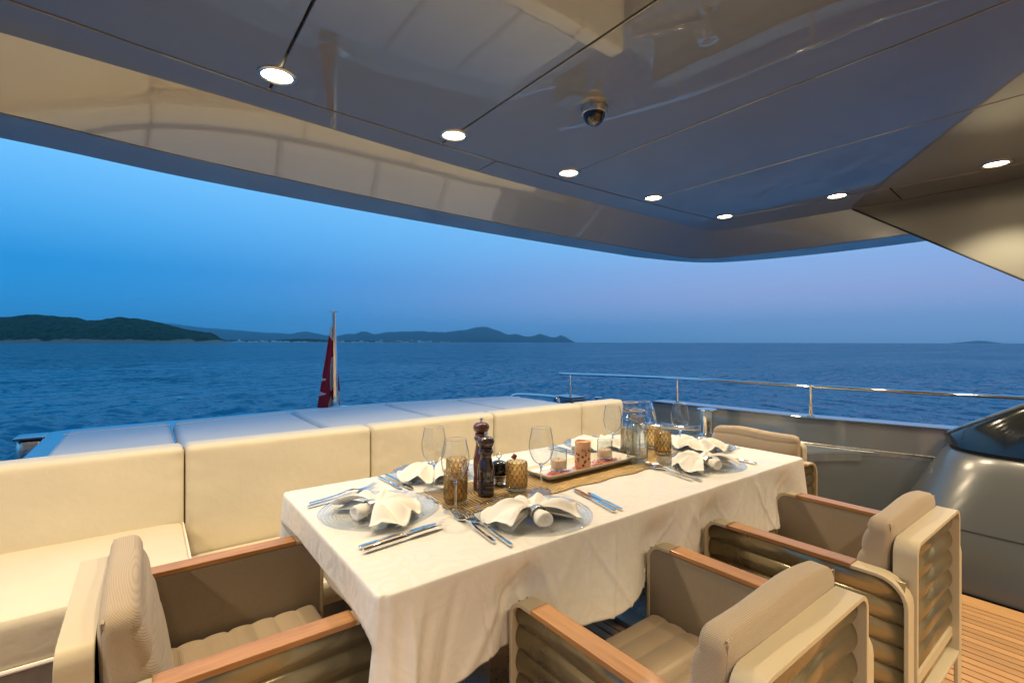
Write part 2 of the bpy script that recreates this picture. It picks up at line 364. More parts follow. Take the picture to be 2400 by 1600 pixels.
# woven gold runner
m, t, b = newmat('gold_woven_runner'); tcn = N(t, 'ShaderNodeTexCoord')
wv = N(t, 'ShaderNodeTexWave', bands_direction='X'); wv.inputs['Scale'].default_value = 26; wv.inputs['Distortion'].default_value = 7; wv.inputs['Detail'].default_value = 1; wv.inputs['Detail Scale'].default_value = .6; t.links.new(tcn.outputs['Object'], wv.inputs['Vector'])
rp = ramp(t, [(.12, (.10, .055, .018, 1)), (.3, (.34, .20, .06, 1)), (.55, (.62, .42, .16, 1)), (1, (.72, .52, .24, 1))]); t.links.new(wv.outputs[1], rp.inputs[0]); t.links.new(rp.outputs[0], b.inputs['Base Color'])
b.inputs['Metallic'].default_value = .35; b.inputs['Roughness'].default_value = .45
bp = N(t, 'ShaderNodeBump'); bp.inputs['Strength'].default_value = .8; bp.inputs['Distance'].default_value = .004; t.links.new(wv.outputs[1], bp.inputs['Height']); t.links.new(bp.outputs[0], b.inputs['Normal'])
M['runner'] = m

# pitted candle wax, with the shade inside its holes put into the colour
m, t, b = newmat('pitted_candle_wax'); tcn = N(t, 'ShaderNodeTexCoord')
vo = N(t, 'ShaderNodeTexVoronoi'); vo.inputs['Scale'].default_value = 62; t.links.new(tcn.outputs['Object'], vo.inputs['Vector'])
rp = ramp(t, [(.25, (.075, .022, .012, 1)), (.38, (.56, .29, .15, 1)), (.8, (.64, .36, .20, 1))]); t.links.new(vo.outputs['Distance'], rp.inputs[0])
sx = N(t, 'ShaderNodeSeparateXYZ'); t.links.new(tcn.outputs['Object'], sx.inputs[0])
gt = N(t, 'ShaderNodeMapRange'); gt.inputs['From Min'].default_value = .078; gt.inputs['From Max'].default_value = .092; t.links.new(sx.outputs['Z'], gt.inputs[0])
cm = N(t, 'ShaderNodeMix', data_type='RGBA'); cm.inputs[7].default_value = (.74, .43, .24, 1); t.links.new(gt.outputs[0], cm.inputs['Factor']); t.links.new(rp.outputs[0], cm.inputs[6]); t.links.new(cm.outputs[2], b.inputs['Base Color'])
b.inputs['Roughness'].default_value = .5; b.inputs['Subsurface Weight'].default_value = .1; b.inputs['Subsurface Radius'].default_value = (.01, .005, .003)
bp = N(t, 'ShaderNodeBump'); bp.inputs['Strength'].default_value = .6; bp.inputs['Distance'].default_value = .004; t.links.new(rp.outputs[0], bp.inputs['Height']); t.links.new(bp.outputs[0], b.inputs['Normal'])
M['candle'] = m

# sea
m, t, b = newmat('sea_water'); tcn = N(t, 'ShaderNodeTexCoord')
hs = []
for sc, st in ((.16, (1, 1.8, 1)), (.7, (1, 1.5, 1)), (2.6, (1, 1.3, 1))):
    mp = N(t, 'ShaderNodeMapping'); mp.inputs['Scale'].default_value = st; mp.inputs['Rotation'].default_value = (0, 0, R_(20 + sc * 9)); t.links.new(tcn.outputs['Object'], mp.inputs[0])
    nz = N(t, 'ShaderNodeTexNoise'); nz.inputs['Scale'].default_value = sc; nz.inputs['Detail'].default_value = 4; nz.inputs['Roughness'].default_value = .6; t.links.new(mp.outputs[0], nz.inputs['Vector']); hs.append(nz)
acc = None
for nz, k in zip(hs, (.55, 1.3, 1.35)):
    sb = N(t, 'ShaderNodeVectorMath', operation='SUBTRACT'); t.links.new(nz.outputs['Color'], sb.inputs[0]); sb.inputs[1].default_value = (.5, .5, .5)
    sc_ = N(t, 'ShaderNodeVectorMath', operation='MULTIPLY'); t.links.new(sb.outputs[0], sc_.inputs[0]); sc_.inputs[1].default_value = (k, k, 0)
    if acc is None: acc = sc_
    else:
        ad = N(t, 'ShaderNodeVectorMath', operation='ADD'); t.links.new(acc.outputs[0], ad.inputs[0]); t.links.new(sc_.outputs[0], ad.inputs[1]); acc = ad
wp_ = N(t, 'ShaderNodeTexNoise'); wp_.inputs['Scale'].default_value = .035; wp_.inputs['Detail'].default_value = 3; mpw = N(t, 'ShaderNodeMapping'); mpw.inputs['Scale'].default_value = (.5, 1.6, 1); mpw.inputs['Rotation'].default_value = (0, 0, R_(-37)); t.links.new(tcn.outputs['Object'], mpw.inputs[0]); t.links.new(mpw.outputs[0], wp_.inputs['Vector'])
wr = N(t, 'ShaderNodeMapRange'); wr.inputs['From Min'].default_value = .35; wr.inputs['From Max'].default_value = .65; wr.inputs['To Min'].default_value = .55; wr.inputs['To Max'].default_value = 1.35; t.links.new(wp_.outputs[0], wr.inputs[0])
ws = N(t, 'ShaderNodeVectorMath', operation='SCALE'); t.links.new(acc.outputs[0], ws.inputs[0]); t.links.new(wr.outputs[0], ws.inputs['Scale'])
ge = N(t, 'ShaderNodeNewGeometry'); ad = N(t, 'ShaderNodeVectorMath', operation='ADD'); t.links.new(ge.outputs['Normal'], ad.inputs[0]); t.links.new(ws.outputs[0], ad.inputs[1])
nm = N(t, 'ShaderNodeVectorMath', operation='NORMALIZE'); t.links.new(ad.outputs[0], nm.inputs[0])
t.nodes.remove(b)
df = N(t, 'ShaderNodeBsdfDiffuse'); df.inputs['Color'].default_value = (.002, .165, .245, 1)
gl = N(t, 'ShaderNodeBsdfGlossy'); gl.inputs['Roughness'].default_value = .08; t.links.new(nm.outputs[0], gl.inputs['Normal'])
fr = N(t, 'ShaderNodeFresnel'); fr.inputs['IOR'].default_value = 1.333; t.links.new(nm.outputs[0], fr.inputs['Normal'])
fm = N(t, 'ShaderNodeMath', operation='MULTIPLY'); t.links.new(fr.outputs[0], fm.inputs[0]); fm.inputs[1].default_value = .68
mx = N(t, 'ShaderNodeMixShader'); t.links.new(fm.outputs[0], mx.inputs[0]); t.links.new(df.outputs[0], mx.inputs[1]); t.links.new(gl.outputs[0], mx.inputs[2])
t.links.new(mx.outputs[0], t.nodes['Material Output'].inputs[0])
M['sea'] = m

# wooded headland: pine scrub with rock at the shore and bare slips
m, t, b = newmat('scrub_covered_headland'); tcn = N(t, 'ShaderNodeTexCoord'); geo = N(t, 'ShaderNodeNewGeometry'); sx = N(t, 'ShaderNodeSeparateXYZ'); t.links.new(geo.outputs['Position'], sx.inputs[0])
nz = N(t, 'ShaderNodeTexNoise'); nz.inputs['Scale'].default_value = .09; nz.inputs['Detail'].default_value = 9; nz.inputs['Roughness'].default_value = .7; t.links.new(geo.outputs['Position'], nz.inputs['Vector'])
rp = ramp(t, [(.36, (.016, .042, .034, 1)), (.60, (.040, .085, .062, 1)), (.72, (.10, .12, .08, 1))]); t.links.new(nz.outputs[0], rp.inputs[0])
n2 = N(t, 'ShaderNodeTexNoise'); n2.inputs['Scale'].default_value = .02; n2.inputs['Detail'].default_value = 5; t.links.new(geo.outputs['Position'], n2.inputs['Vector'])
zz = N(t, 'ShaderNodeMath', operation='MULTIPLY_ADD'); t.links.new(n2.outputs[0], zz.inputs[0]); zz.inputs[1].default_value = -26; t.links.new(sx.outputs['Z'], zz.inputs[2])
sh = N(t, 'ShaderNodeMapRange'); sh.inputs['From Min'].default_value = -10.5; sh.inputs['From Max'].default_value = -7; t.links.new(zz.outputs[0], sh.inputs[0])
cm = N(t, 'ShaderNodeMix', data_type='RGBA'); cm.inputs[6].default_value = (.26, .21, .17, 1); t.links.new(sh.outputs[0], cm.inputs['Factor']); t.links.new(rp.outputs[0], cm.inputs[7]); t.links.new(cm.outputs[2], b.inputs['Base Color'])
b.inputs['Roughness'].default_value = .95; b.inputs['Specular IOR Level'].default_value = .1
M['headland'] = m
M['mount'] = pmat('far_mountain', (.025, .045, .05), .95, 0, noise=.3, nscale=.0005)

# ------------------------------------------------------------------ sea, far land
SEA = -1.9
def build_sea():
    na, nr = 640, 430
    az = np.linspace(-1.25, 1.25, na); rr = np.exp(np.linspace(math.log(3.2), math.log(420), nr))
    A, RR = np.meshgrid(az, rr)
    ang = math.pi / 2 - YAW - A
    X = RR * np.cos(ang); Y = RR * np.sin(ang); Z = np.zeros_like(X)
    cell = RR * (2.5 / na)
    cellr = RR * (math.log(420 / 3.2) / nr)
    cell = np.maximum(cell, cellr)
    for i in range(64):
        L = .35 * (11 ** (i / 63)); th = rng.normal(2.35, .55); ph = rng.uniform(0, 6.28)
        amp = .0145 * L ** .9 * rng.uniform(.5, 1.2)
        fade = np.clip((L / cell - 3) / 3, 0, 1)
        ph_ = (X * math.cos(th) + Y * math.sin(th)) * 2 * math.pi / L + ph
        Z += amp * fade * (np.sin(ph_) + .25 * np.sin(2 * ph_ + 1.2))
    grp = .6 + .5 * np.sin(X * .11 + 1) * np.sin(Y * .09 + X * .03)
    Z = Z * grp * np.clip((420 - RR) / 200, 0, 1)
    V = np.stack([X, Y, Z + SEA], -1).reshape(-1, 3)
    i, j = np.meshgrid(np.arange(na - 1), np.arange(nr - 1)); k = (j * na + i).ravel()
    F = np.stack([k, k + 1, k + na + 1, k + na], -1)
    # full disc out to the horizon, a little lower
    nd = 96; V2 = []; F2 = []
    rad = [0, 400, 1500, 6000, 20000, 42000]
    for r in rad[1:]:
        for q in range(nd):
            a = 2 * math.pi * q / nd; V2.append((r * math.cos(a), r * math.sin(a), SEA - .06))
    V2.append((0, 0, SEA - .25)); c = len(V2) - 1
    b0 = len(V)
    me = bpy.data.meshes.new('sea')
    faces = F.tolist()
    for q in range(nd): faces.append((b0 + c, b0 + q, b0 + (q + 1) % nd))
    for s in range(len(rad) - 2):
        for q in range(nd):
            faces.append((b0 + s * nd + q, b0 + (s + 1) * nd + q, b0 + (s + 1) * nd + (q + 1) % nd, b0 + s * nd + (q + 1) % nd))
    me.from_pydata(V.tolist() + V2, [], faces); me.materials.append(M['sea']); me.shade_smooth()
    # all normals upward
    bm = bmesh.new(); bm.from_mesh(me)
    for f in bm.faces:
        if f.normal.z < 0: f.normal_flip()
    bm.to_mesh(me); bm.free()
    struct(link(bpy.data.objects.new('sea', me)))
build_sea()

def interp(pts, x):
    return float(np.interp(x, [p[0] for p in pts], [p[1] for p in pts]))
def terrain(name, prof, dist, depth, mat, nu, nd, rough, seed, back=.55, base_v=800.5):
    """land whose skyline (pixel, pixel) stands at a given distance: a real hill dist..dist+depth metres out"""
    rg = np.random.default_rng(seed); u0 = prof[0][0]; u1 = prof[-1][0]
    ph = rg.uniform(0, 6.28, (40, 2))
    V = []; F = []
    for i in range(nu):
        u = u0 + (u1 - u0) * i / (nu - 1)
        hpx = max(0, base_v - interp(prof, u))
        for j in range(nd):
            t = j / (nd - 1); d = dist + depth * t
            x, y = ray(u, d)
            shape = math.sin(min(1, t / back) * math.pi / 2) ** .8 if t < back else math.cos((t - back) / (1 - back) * math.pi / 2)
            h = hpx / F_PX * (dist + depth * back) * shape
            n = 0
            for q in range(12):
                L = depth * (.5 * .66 ** q)
                n += (.74 ** q) * math.sin(x / L * 6.28 + ph[q, 0] + 2 * math.sin(y / L * 2 + ph[q, 1])) * math.sin(y / L * 6.28 + ph[q, 1])
            h += rough * n * min(1, h / (rough * 3 + .1))
            V.append((x, y, SEA - 1.5 + max(0, h) + (1.6 if t > .01 and h > .3 else 0)))
    for i in range(nu - 1):
        for j in range(nd - 1):
            a = i * nd + j; F.append((a, a + nd, a + nd + 1, a + 1))
    return struct(mesh(name, V, F, mat, smooth=True, sharp=180))
cr = lambda pts: [(p[0] * 700 / 2352, 700 + p[1] * 130 / 437) for p in pts]
head_prof = [(-700, 770), (-420, 752), (-200, 748)] + cr([(0, 142), (90, 135), (220, 126), (380, 125), (480, 138), (600, 142), (690, 162), (750, 163), (840, 150), (950, 143), (1060, 153), (1160, 165), (1250, 180), (1330, 200), (1430, 228), (1560, 250), (1650, 258), (1700, 285), (1740, 312), (1790, 328), (1800, 334)])
terrain('headland', head_prof, 1150, 330, M['headland'], 900, 56, 1.7, 3)
terrain('far_mountains', [(120, 799), (240, 775), (320, 758), (357, 753), (402, 758), (458, 766), (521, 771), (625, 779), (680, 782), (715, 776), (730, 778), (760, 784), (800, 790), (850, 799)], 34000, 5000, M['mount'], 160, 20, 20, 5)
m2 = [(700 + a / 2.94, 740 + c_ / 2.94) for a, c_ in [(190, 180), (260, 138), (340, 120), (390, 124), (430, 107), (470, 110), (520, 124), (600, 113), (700, 105), (780, 106), (830, 102), (900, 108), (950, 104), (1000, 112), (1080, 100), (1160, 90), (1220, 78), (1300, 73), (1350, 92), (1400, 112), (1450, 124), (1490, 120), (1560, 136), (1610, 134), (1660, 123), (1700, 128), (1740, 143), (1780, 144), (1805, 130), (1850, 146), (1880, 165), (1910, 178), (1940, 183)]]
terrain('mountain_ridge', m2, 29000, 4500, M['mount'], 300, 20, 26, 8)
terrain('distant_island', [(2200, 803), (2240, 799), (2290, 794), (2310, 795), (2340, 799), (2370, 802)], 39000, 2000, M['mount'], 40, 8, 10, 9)
terrain('low_shore', [(500, 799), (540, 795.5), (640, 796), (690, 792.5), (740, 793), (775, 796.5), (860, 797), (1000, 798.5), (1100, 799.5)], 3600, 300, M['headland'], 160, 10, 1.2, 12)
def build_town():
    def house(w, d, h):
        V = [(-w, -d, 0), (w, -d, 0), (w, d, 0), (-w, d, 0), (-w, -d, h), (w, -d, h), (w, d, h), (-w, d, h), (-w, 0, h * 1.35), (w, 0, h * 1.35)]
        return V, [(0, 1, 5, 4), (1, 2, 6, 9, 5), (2, 3, 7, 6), (3, 0, 4, 8, 7), (4, 5, 9, 8), (7, 8, 9, 6)]
    base = [mesh('shore_house', *house(w, d, h), M['render'], smooth=False) for w, d, h in ((9, 6, 6), (14, 6, 5), (6, 6, 9), (22, 7, 6))]
    n = 0
    for i in range(74):
        u = random.choice([random.uniform(545, 745), random.uniform(560, 720), random.uniform(780, 1100)])
        dd = 3560 if random.random() < .8 else 3680
        x, y = ray(u, dd)
        s = base[i] if i < 4 else base[random.randrange(4)].copy()
        if i >= 4: COL.objects.link(s)
        s.location = (x, y, SEA + (.2 if dd < 3600 else 9)); s.rotation_euler = (0, 0, -YAW + random.uniform(-.5, .5)); k = random.uniform(.6, 1.15); s.scale = (k, k, k)
        tag(s, 'tiny pale house in the far shoreline town below the mountains', 'house', 'houses of the far shoreline town')
    v = mesh('hillside_villa', *house(5, 4, 4), M['render'], smooth=False)
    x, y = ray(120, 1210); v.location = (x, y, 14); v.rotation_euler = (0, 0, -YAW + .3)
    tag(v, 'lone white villa among the scrub on the dark wooded headland', 'house')
build_town()

# ------------------------------------------------------------------ deck, hull, stern
def build_deck():
    d = mesh('deck', *prism([(-2.0, -2.3), (4.06, -2.3), (4.03, .7), (3.86, 1.5), (3.76, 2.55), (3.4, 3.5), (2.9, 4.0), (-.44, 4.0), (-.44, 2.7), (-2.0, 2.6)], -.14, -.012), M['dark'], smooth=False)
    struct(d)
    w = .0475; me = None; x = -1.96; V, F = box(-.0200, .0200, -2.28, 2.3, -.012, .004)
    while x < 3.2:
        if me is None:
            o = bevel(mesh('plank', V, F, M['teak'], d, smooth=False), .0012, 1); me = o.data; first = o
        else:
            o = first.copy(); COL.objects.link(o); o.parent = d
        o.location = (x, 0, 0); x += w
    V, F = box(0, .118, -2.28, 2.3, -.012, .004)
    o = mesh('margin_plank', V, F, M['teak'], d, smooth=False); o.location = (x - .018, 0, 0); bevel(o, .0012, 1)
    poly = [(-2.0, -2.3), (4.1, -2.3), (4.08, .7), (3.92, 1.5), (3.82, 2.55), (3.46, 3.5), (2.95, 4.06), (-.47, 4.06), (-.47, 2.75), (-2.05, 2.65)]
    h = mesh('hull', *prism([(1.16 + (px - 1.16) * .995, py) for px, py in poly], -2.6, -.15), M['hull'], smooth=False); struct(h)
build_deck()

def build_stern():
    # raised stern block that carries the sunpad
    top = catmull([(-.455, 3.84), (-.37, 4.0), (.39, 4.05), (.9, 4.11), (1.6, 4.12), (2.3, 4.02), (2.86, 3.84), (2.96, 3.5)], 5)
    poly = [(-.455, 2.64)] + top + [(2.96, 2.64)]
    s = bevel(mesh('stern_block', *prism(poly, -.012, .742), M['edge'], smooth=False), .012, 3)
    struct(s)
    root = thing('sun_pad', 'long pale upholstered sunpad of joined cushions behind the cream sofa', 'sun pad', (0, 0, .744))
    ye = lambda x: interp([(-.36, 3.56), (-.3, 3.62), (.13, 3.63), (.83, 3.75), (1.52, 3.76), (2.1, 3.69), (2.7, 3.56), (2.72, 3.5)], x)
    seams = [-.355, .131, .825, 1.52, 2.12, 2.70]
    for a, b in zip(seams, seams[1:]):
        a += .005; b -= .005; n = 16; V = []; F = []
        cols = [a, a + .012, a + .03] + [a + (b - a) * i / n for i in range(1, n)] + [b - .03, b - .012, b]
        rows = [0, .01, .03] + [i / 12 for i in range(1, 12)] + [.97, .99, 1]
        for x in cols:
            for r in rows:
                y = 2.66 + (ye(x) - 2.66) * r
                ex = min(x - a, b - x) / .03; ey = min(r, 1 - r) / .03
                e = min(1, ex) * .5 + .5 if ex < 1 else 1
                z = .045 * (1 - (1 - min(1, ex)) ** 3) * (1 - (1 - min(1, ey)) ** 3)
                V.append((x, y, z + .002 * math.sin(x * 9) * math.sin(y * 7)))
        nr_ = len(rows)
        for i in range(len(cols) - 1):
            for j in range(nr_ - 1): F.append((i * nr_ + j, (i + 1) * nr_ + j, (i + 1) * nr_ + j + 1, i * nr_ + j + 1))
        c = mesh('cushion', V, F, M['pad'], root, sharp=60)
        xs = [a + .01 + (b - a - .02) * i / 8 for i in range(9)]
        mesh('piping', *tube([(x, ye(x) - .14, .045) for x in xs], .004, 6), M['piping'], c)
    return root
build_stern()

def build_sofa():
    root = thing('sofa', 'long cream upholstered banquette sofa along the far side of the table', 'sofa')
    seams = [-1.55, -.66, .1375, .9625, 1.766, 2.55, 3.01]
    for a, b in zip(seams, seams[1:]):
        w = b - a - .004
        def dsp(p, n):
            p = p.copy()
            if n.y < -.5:
                p.y += -.006 * math.cos(p.x / w * math.pi) * math.cos(p.z / .5 * math.pi)
                e_ = max(0, 1 - (w / 2 - abs(p.x)) / .09); p.y += .0016 * e_ * math.sin(p.z * 70 + a * 9) + .0008 * math.sin(p.z * 31 + p.x * 9 + a)
            return p
        V, F = rbox(w, .135, .50, .026, (36, 10, 40), dsp)
        o = mesh('back_cushion', V, F, M['leather'], root); o.location = ((a + b) / 2, 2.5 + .0675, .58)
    # raised seat cushion with its lift-up base, then the low bench
    V, F = rbox(1.66, .62, .155, .03, (20, 12, 8), lambda p, n: p + Vector((0, 0, .008 * math.cos(p.x / 1.66 * math.pi) * math.cos(p.y / .62 * math.pi) if n.z > .5 else 0)))
    o = mesh('seat_cushion', V, F, M['leather'], root); o.location = (-.70, 2.195, .445)
    mesh('piping', *tube([(-.83, -.312, -.068), (.83, -.312, -.068)], .007, 8), M['piping'], o)
    mesh('piping', *tube([(.831, -.29, .06), (.831, .30, .06)], .004, 6), M['piping'], o)
    bevel(mesh('seat_base', *box(-1.53, .125, 1.91, 2.49, .275, .362), M['silver'], root, smooth=False), .008, 2)
    bevel(mesh('plinth', *box(-1.53, .125, 1.93, 2.49, .0, .262), M['silver'], root, smooth=False), .006, 2)
    for a, b in ((.145, 1.10), (1.106, 2.06), (2.066, 3.0)):
        V, F = rbox(b - a, .60, .10, .025, (16, 10, 6))
        o = mesh('seat_cushion', V, F, M['leather'], root); o.location = ((a + b) / 2, 2.195, .318)
    bevel(mesh('plinth', *box(.135, 3.0, 1.95, 2.49, .0, .265), M['silver'], root, smooth=False), .006, 2)
    mesh('back_shell', *box(-1.54, 3.0, 2.637, 2.66, .0, .80), M['edge'], root, smooth=False)
build_sofa()

# ------------------------------------------------------------------ ceiling
def build_ceiling():
    GI = [(-1.34, -2.2), (-1.30, -.2), (-1.28, 1.2), (-1.18, 1.70), (-.95, 1.79), (-.3, 1.861), (.32, 1.945), (.9, 1.985), (1.53, 2.01), (2.2, 2.008), (2.9, 1.985), (3.25, 1.962), (3.398, 1.94), (3.42, 1.80), (3.49, 1.195), (3.577, .386), (3.62, -.2), (3.65, -2.2)]
    EO = [(-1.56, -2.2), (-1.56, -.2), (-1.56, 1.2), (-1.45, 1.85), (-1.1, 2.02), (-.34, 2.075), (.3, 2.112), (.9, 2.165), (1.53, 2.203), (2.2, 2.212), (2.9, 2.208), (3.35, 2.205), (3.66, 2.19), (3.78, 2.04), (3.87, 1.25), (3.885, .4), (3.885, -.2), (3.885, -2.2)]
    FB = [(-1.8, -2.2), (-1.8, -.2), (-1.8, 1.2), (-1.68, 1.95), (-1.25, 2.17), (-.375, 2.258), (.15, 2.345), (.9, 2.412), (1.6, 2.445), (2.3, 2.465), (3.0, 2.465), (3.45, 2.46), (3.88, 2.40), (4.04, 2.10), (4.13, 1.3), (4.15, .4), (4.15, -.2), (4.15, -2.2)]
    LO = [(-2.1, -2.2), (-2.1, -.2), (-2.1, 1.2), (-1.95, 2.2), (-1.4, 2.45), (-.42, 2.531), (.15, 2.63), (.95, 2.69), (1.65, 2.712), (2.35, 2.715), (3.05, 2.70), (3.5, 2.67), (4.1, 2.50), (4.36, 2.12), (4.5, 1.4), (4.5, .4), (4.5, -.2), (4.5, -2.2)]
    ZL = [2.0445] * 11 + [2.042, 2.035, 2.02, 2.008, 2.005, 2.005, 2.005]
    sc_ = lambda L: [(x * (z - 1.28) / .74, y * (z - 1.28) / .74 if y > 0 else y, z) for (x, y), z in zip(L, ZL)]
    sub = 6
    gi, eo, fb, lo = [catmull(q, sub) for q in (GI, EO, sc_(FB), sc_(LO))]
    zlv = [p[2] for p in fb]; fb = [p[:2] for p in fb]; lo = [p[:2] for p in lo]
    Z = 2.2
    ctr = (1.16, .2)
    root = mesh('ceiling', *prism([(ctr[0] + (x - ctr[0]) * .995, y) for x, y in lo[::3]], 2.235, 2.42), M['edge'], smooth=False); struct(root)
    # dark gap backing behind the panels
    mesh('gap_backing', *prism([(ctr[0] + (x - ctr[0]) * .99, y) for x, y in eo[::2]], 2.222, 2.23), M['dark'], root, smooth=False)
    g = .004
    xs = [-1.34, -.372, .361, 1.095, 1.85, 2.587, 3.66]
    def gy(x):  # groove line
        q = [p for p in gi if True]
        aft = gi[2 * sub + 3: 13 * sub]
        return interp(sorted(aft), x)
    for k, (a, b) in enumerate(zip(xs, xs[1:])):
        if k == 0:
            pts = [p for p in gi if p[0] < b - g]
            pts = [(x + g, y - g) for x, y in pts[:]]
            poly = pts + [(b - g, gy(b - g) - g), (b - g, -2.2)]
        elif k == len(xs) - 2:
            pts = [(x - g, y - g) for x, y in gi if x > a + g]
            poly = [(a + g, -2.2), (a + g, gy(a + g) - g)] + pts
        else:
            n = 12; poly = [(a + g, -2.2)] + [(a + g + (b - a - 2 * g) * i / n, gy(a + g + (b - a - 2 * g) * i / n) - g) for i in range(n + 1)] + [(b - g, -2.2)]
        bevel(mesh('ceiling_panel', *prism(poly, Z, Z + .02), M['ceil'], root, smooth=False), .002, 1)
    # border panels between the groove and the outer edge, cut at the joints
    def norm(i):
        a = gi[max(i - 1, 0)]; b = gi[min(i + 1, len(gi) - 1)]; t = Vector((b[0] - a[0], b[1] - a[1])).normalized(); return (-t.y, t.x)
    j1 = min(range(len(gi)), key=lambda i: abs(gi[i][0] - 1.458) + (0 if gi[i][1] > 1.5 else 9))
    j2 = min(range(len(gi)), key=lambda i: abs(gi[i][1] - .93) + (0 if gi[i][0] > 2 else 9))
    cuts = [0, 3 * sub, j1, j2, len(gi) - 1]
    for a, b in zip(cuts, cuts[1:]):
        inn = [(gi[i][0] + norm(i)[0] * .007, gi[i][1] + norm(i)[1] * .007) for i in range(a, b + 1)]
        out = [eo[i] for i in range(a, b + 1)]
        def trim(L):
            L = list(L)
            for e, f, wd in ((0, 1, .003), (-1, -2, .003)):
                p = Vector(L[e]); q = Vector(L[f]); L[e] = tuple(p + (q - p).normalized() * wd)
            return L
        inn = trim(inn); out = trim(out)
        bevel(mesh('border_panel', *prism(inn + out[::-1], Z, Z + .02), M['ceil'], root, smooth=False), .002, 1)
    mesh('groove_trim', *tube([(x, y, Z + .006) for x, y in gi], .003, 6), M['brushed'], root)
    # sloping fascia, horizontal lip and outer rim, swept round the edge
    def strip(rows):
        n = len(rows[0]); V = [p for r in rows for p in r]
        return V, [(r * n + i, r * n + i + 1, (r + 1) * n + i + 1, (r + 1) * n + i) for r in range(len(rows) - 1) for i in range(n - 1)]
    mid = [((a[0] + b[0]) / 2, (a[1] + b[1]) / 2) for a, b in zip(eo, fb)]
    r0 = [(x, y, Z + .012) for x, y in eo]; r1 = [(x, y, (Z + .012 + zl + .004) / 2) for (x, y), zl in zip(mid, zlv)]; r2 = [(x, y, zl + .004) for (x, y), zl in zip(fb, zlv)]
    r0b = [(x, y, Z + .05) for x, y in eo]
    fc = mesh('fascia', *strip([r0, r1, r2]), M['fascia'], root, sharp=60)
    fo = [(a[0] + (b[0] - a[0]) * .01, a[1] + (b[1] - a[1]) * .01) for a, b in zip(fb, lo)]
    zz = lambda L, h: [(x, y, zl + h) for (x, y), zl in zip(L, zlv)]
    lip = [zz(fo, .03), zz(fo, 0), zz(lo, 0), zz(lo, .012)]
    lo2 = [(x + (x - 1.16) * .03, y + .1) for x, y in lo]
    lip += [zz(lo2, .40)]
    mesh('edge_lip', *strip(lip), M['ceil'], root, sharp=40)
    return root
build_ceiling()

def build_wing():
    prof = [(1.225, 2.198), (.42, 1.633), (-.6, .92), (-2.0, .92), (-2.0, 2.198)]
    V = []; F = []
    xi = 3.885
    # inboard skin hollows slightly below the ceiling
    rows = 14; colsn = 22
    def bot(y): return interp([(-2.0, .92), (-.6, .92), (.42, 1.633), (1.225, 2.196)], y)
    for i in range(colsn + 1):
        y = 1.222 - 3.2 * (i / colsn) ** 1.2
        zb = bot(y); zt = 2.198
        for j in range(rows + 1):
            t = j / rows; z = zt + (zb - zt) * t
            hollow = .05 * math.exp(-((zt - z) / .07) ** 2) * min(1, (zt - zb) / .15)
            V.append((xi - .05 + hollow, y, z))
    nI = len(V)
    for i in range(colsn):
        for j in range(rows): a = i * (rows + 1) + j; F.append((a, a + 1, a + rows + 2, a + rows + 1))
    for v in V[:nI]: V.append((xi + .09, v[1], v[2]))
    for i in range(colsn):
        for j in range(rows): a = nI + i * (rows + 1) + j; F.append((a, a + rows + 1, a + rows + 2, a + 1))
        a = i * (rows + 1) + rows; F.append((a, a + rows + 1, nI + a + rows + 1, nI + a))
    root = thing('side_wing', 'satin olive-silver wing panel slanting down from the ceiling edge', 'wing panel')
    mesh('wing_panel', V, F, M['wing'], root, sharp=50)
    path = [(xi - .051, y, bot(y) - .004) for y in np.linspace(1.222, -.6, 20)]
    mesh('edge_seal', *tube(path, .006, 6), M['dark'], root)
build_wing()

def downlight(label, x, y, group, first=[None]):
    if first[0] is None:
        r = thing('downlight', label, 'downlight', (x, y, 2.2), 0, group)
        mesh('rim', *lathe_open([(.062, 0), (.062, -.004), (.056, -.007), (.050, -.007), (.046, -.001), (.046, .003)], 36), M['brushed'], r)
        mesh('lens', *lathe([(.0, -.0045), (.03, -.004), (.0455, -.001)], 36), M['lens'], r)
        first[0] = r
    else:
        r = copy_tree(first[0]); r.location = (x, y, 2.2); r['label'] = label
        return r
    ld = bpy.data.lights.new('downlight_beam', 'SPOT'); ld.energy = LAMP_W; ld.color = (1, .78, .50); ld.spot_size = R_(116); ld.spot_blend = .5; ld.shadow_soft_size = .035
    lo = bpy.data.objects.new('downlight_beam', ld); COL.objects.link(lo); lo.parent = r; lo.location = (0, 0, -.02)
    return r
G = 'round downlights set into the ceiling'
for (x, y, lb) in [(.362, 1.823, 'round lit ceiling downlight above the table end by the raised sofa seat'), (1.092, 1.87, 'round lit ceiling downlight above the pepper mills and flag'),
                   (1.83, 1.905, 'round lit ceiling downlight beside the dome camera'), (2.57, 1.905, 'round lit ceiling downlight between the dome camera and the ceiling corner'),
                   (3.36, 1.868, 'round lit ceiling downlight in the far corner of the ceiling'), (3.443, 1.18, 'round lit ceiling downlight near the tip of the wing panel'),
                   (3.471, .474, 'round lit ceiling downlight above the broad part of the wing panel')]:
    downlight(lb, x, y, G)
for x, y in [(-.38, 1.76), (-1.08, 1.68), (-1.16, .95), (-1.2, .2), (3.49, -.25), (3.5, -1.0), (-.38, -.6), (.36, -.6), (1.09, -.6), (1.83, -.6), (2.57, -.6), (-.38, -1.5), (.36, -1.5), (1.09, -1.5), (1.83, -1.5), (2.57, -1.5)]:  # downlights out of view; the row nearest the saloon wall is added fill light
    downlight('round lit ceiling downlight out of view forward of the table and to port, saloon wall row added as fill', x, y, G)
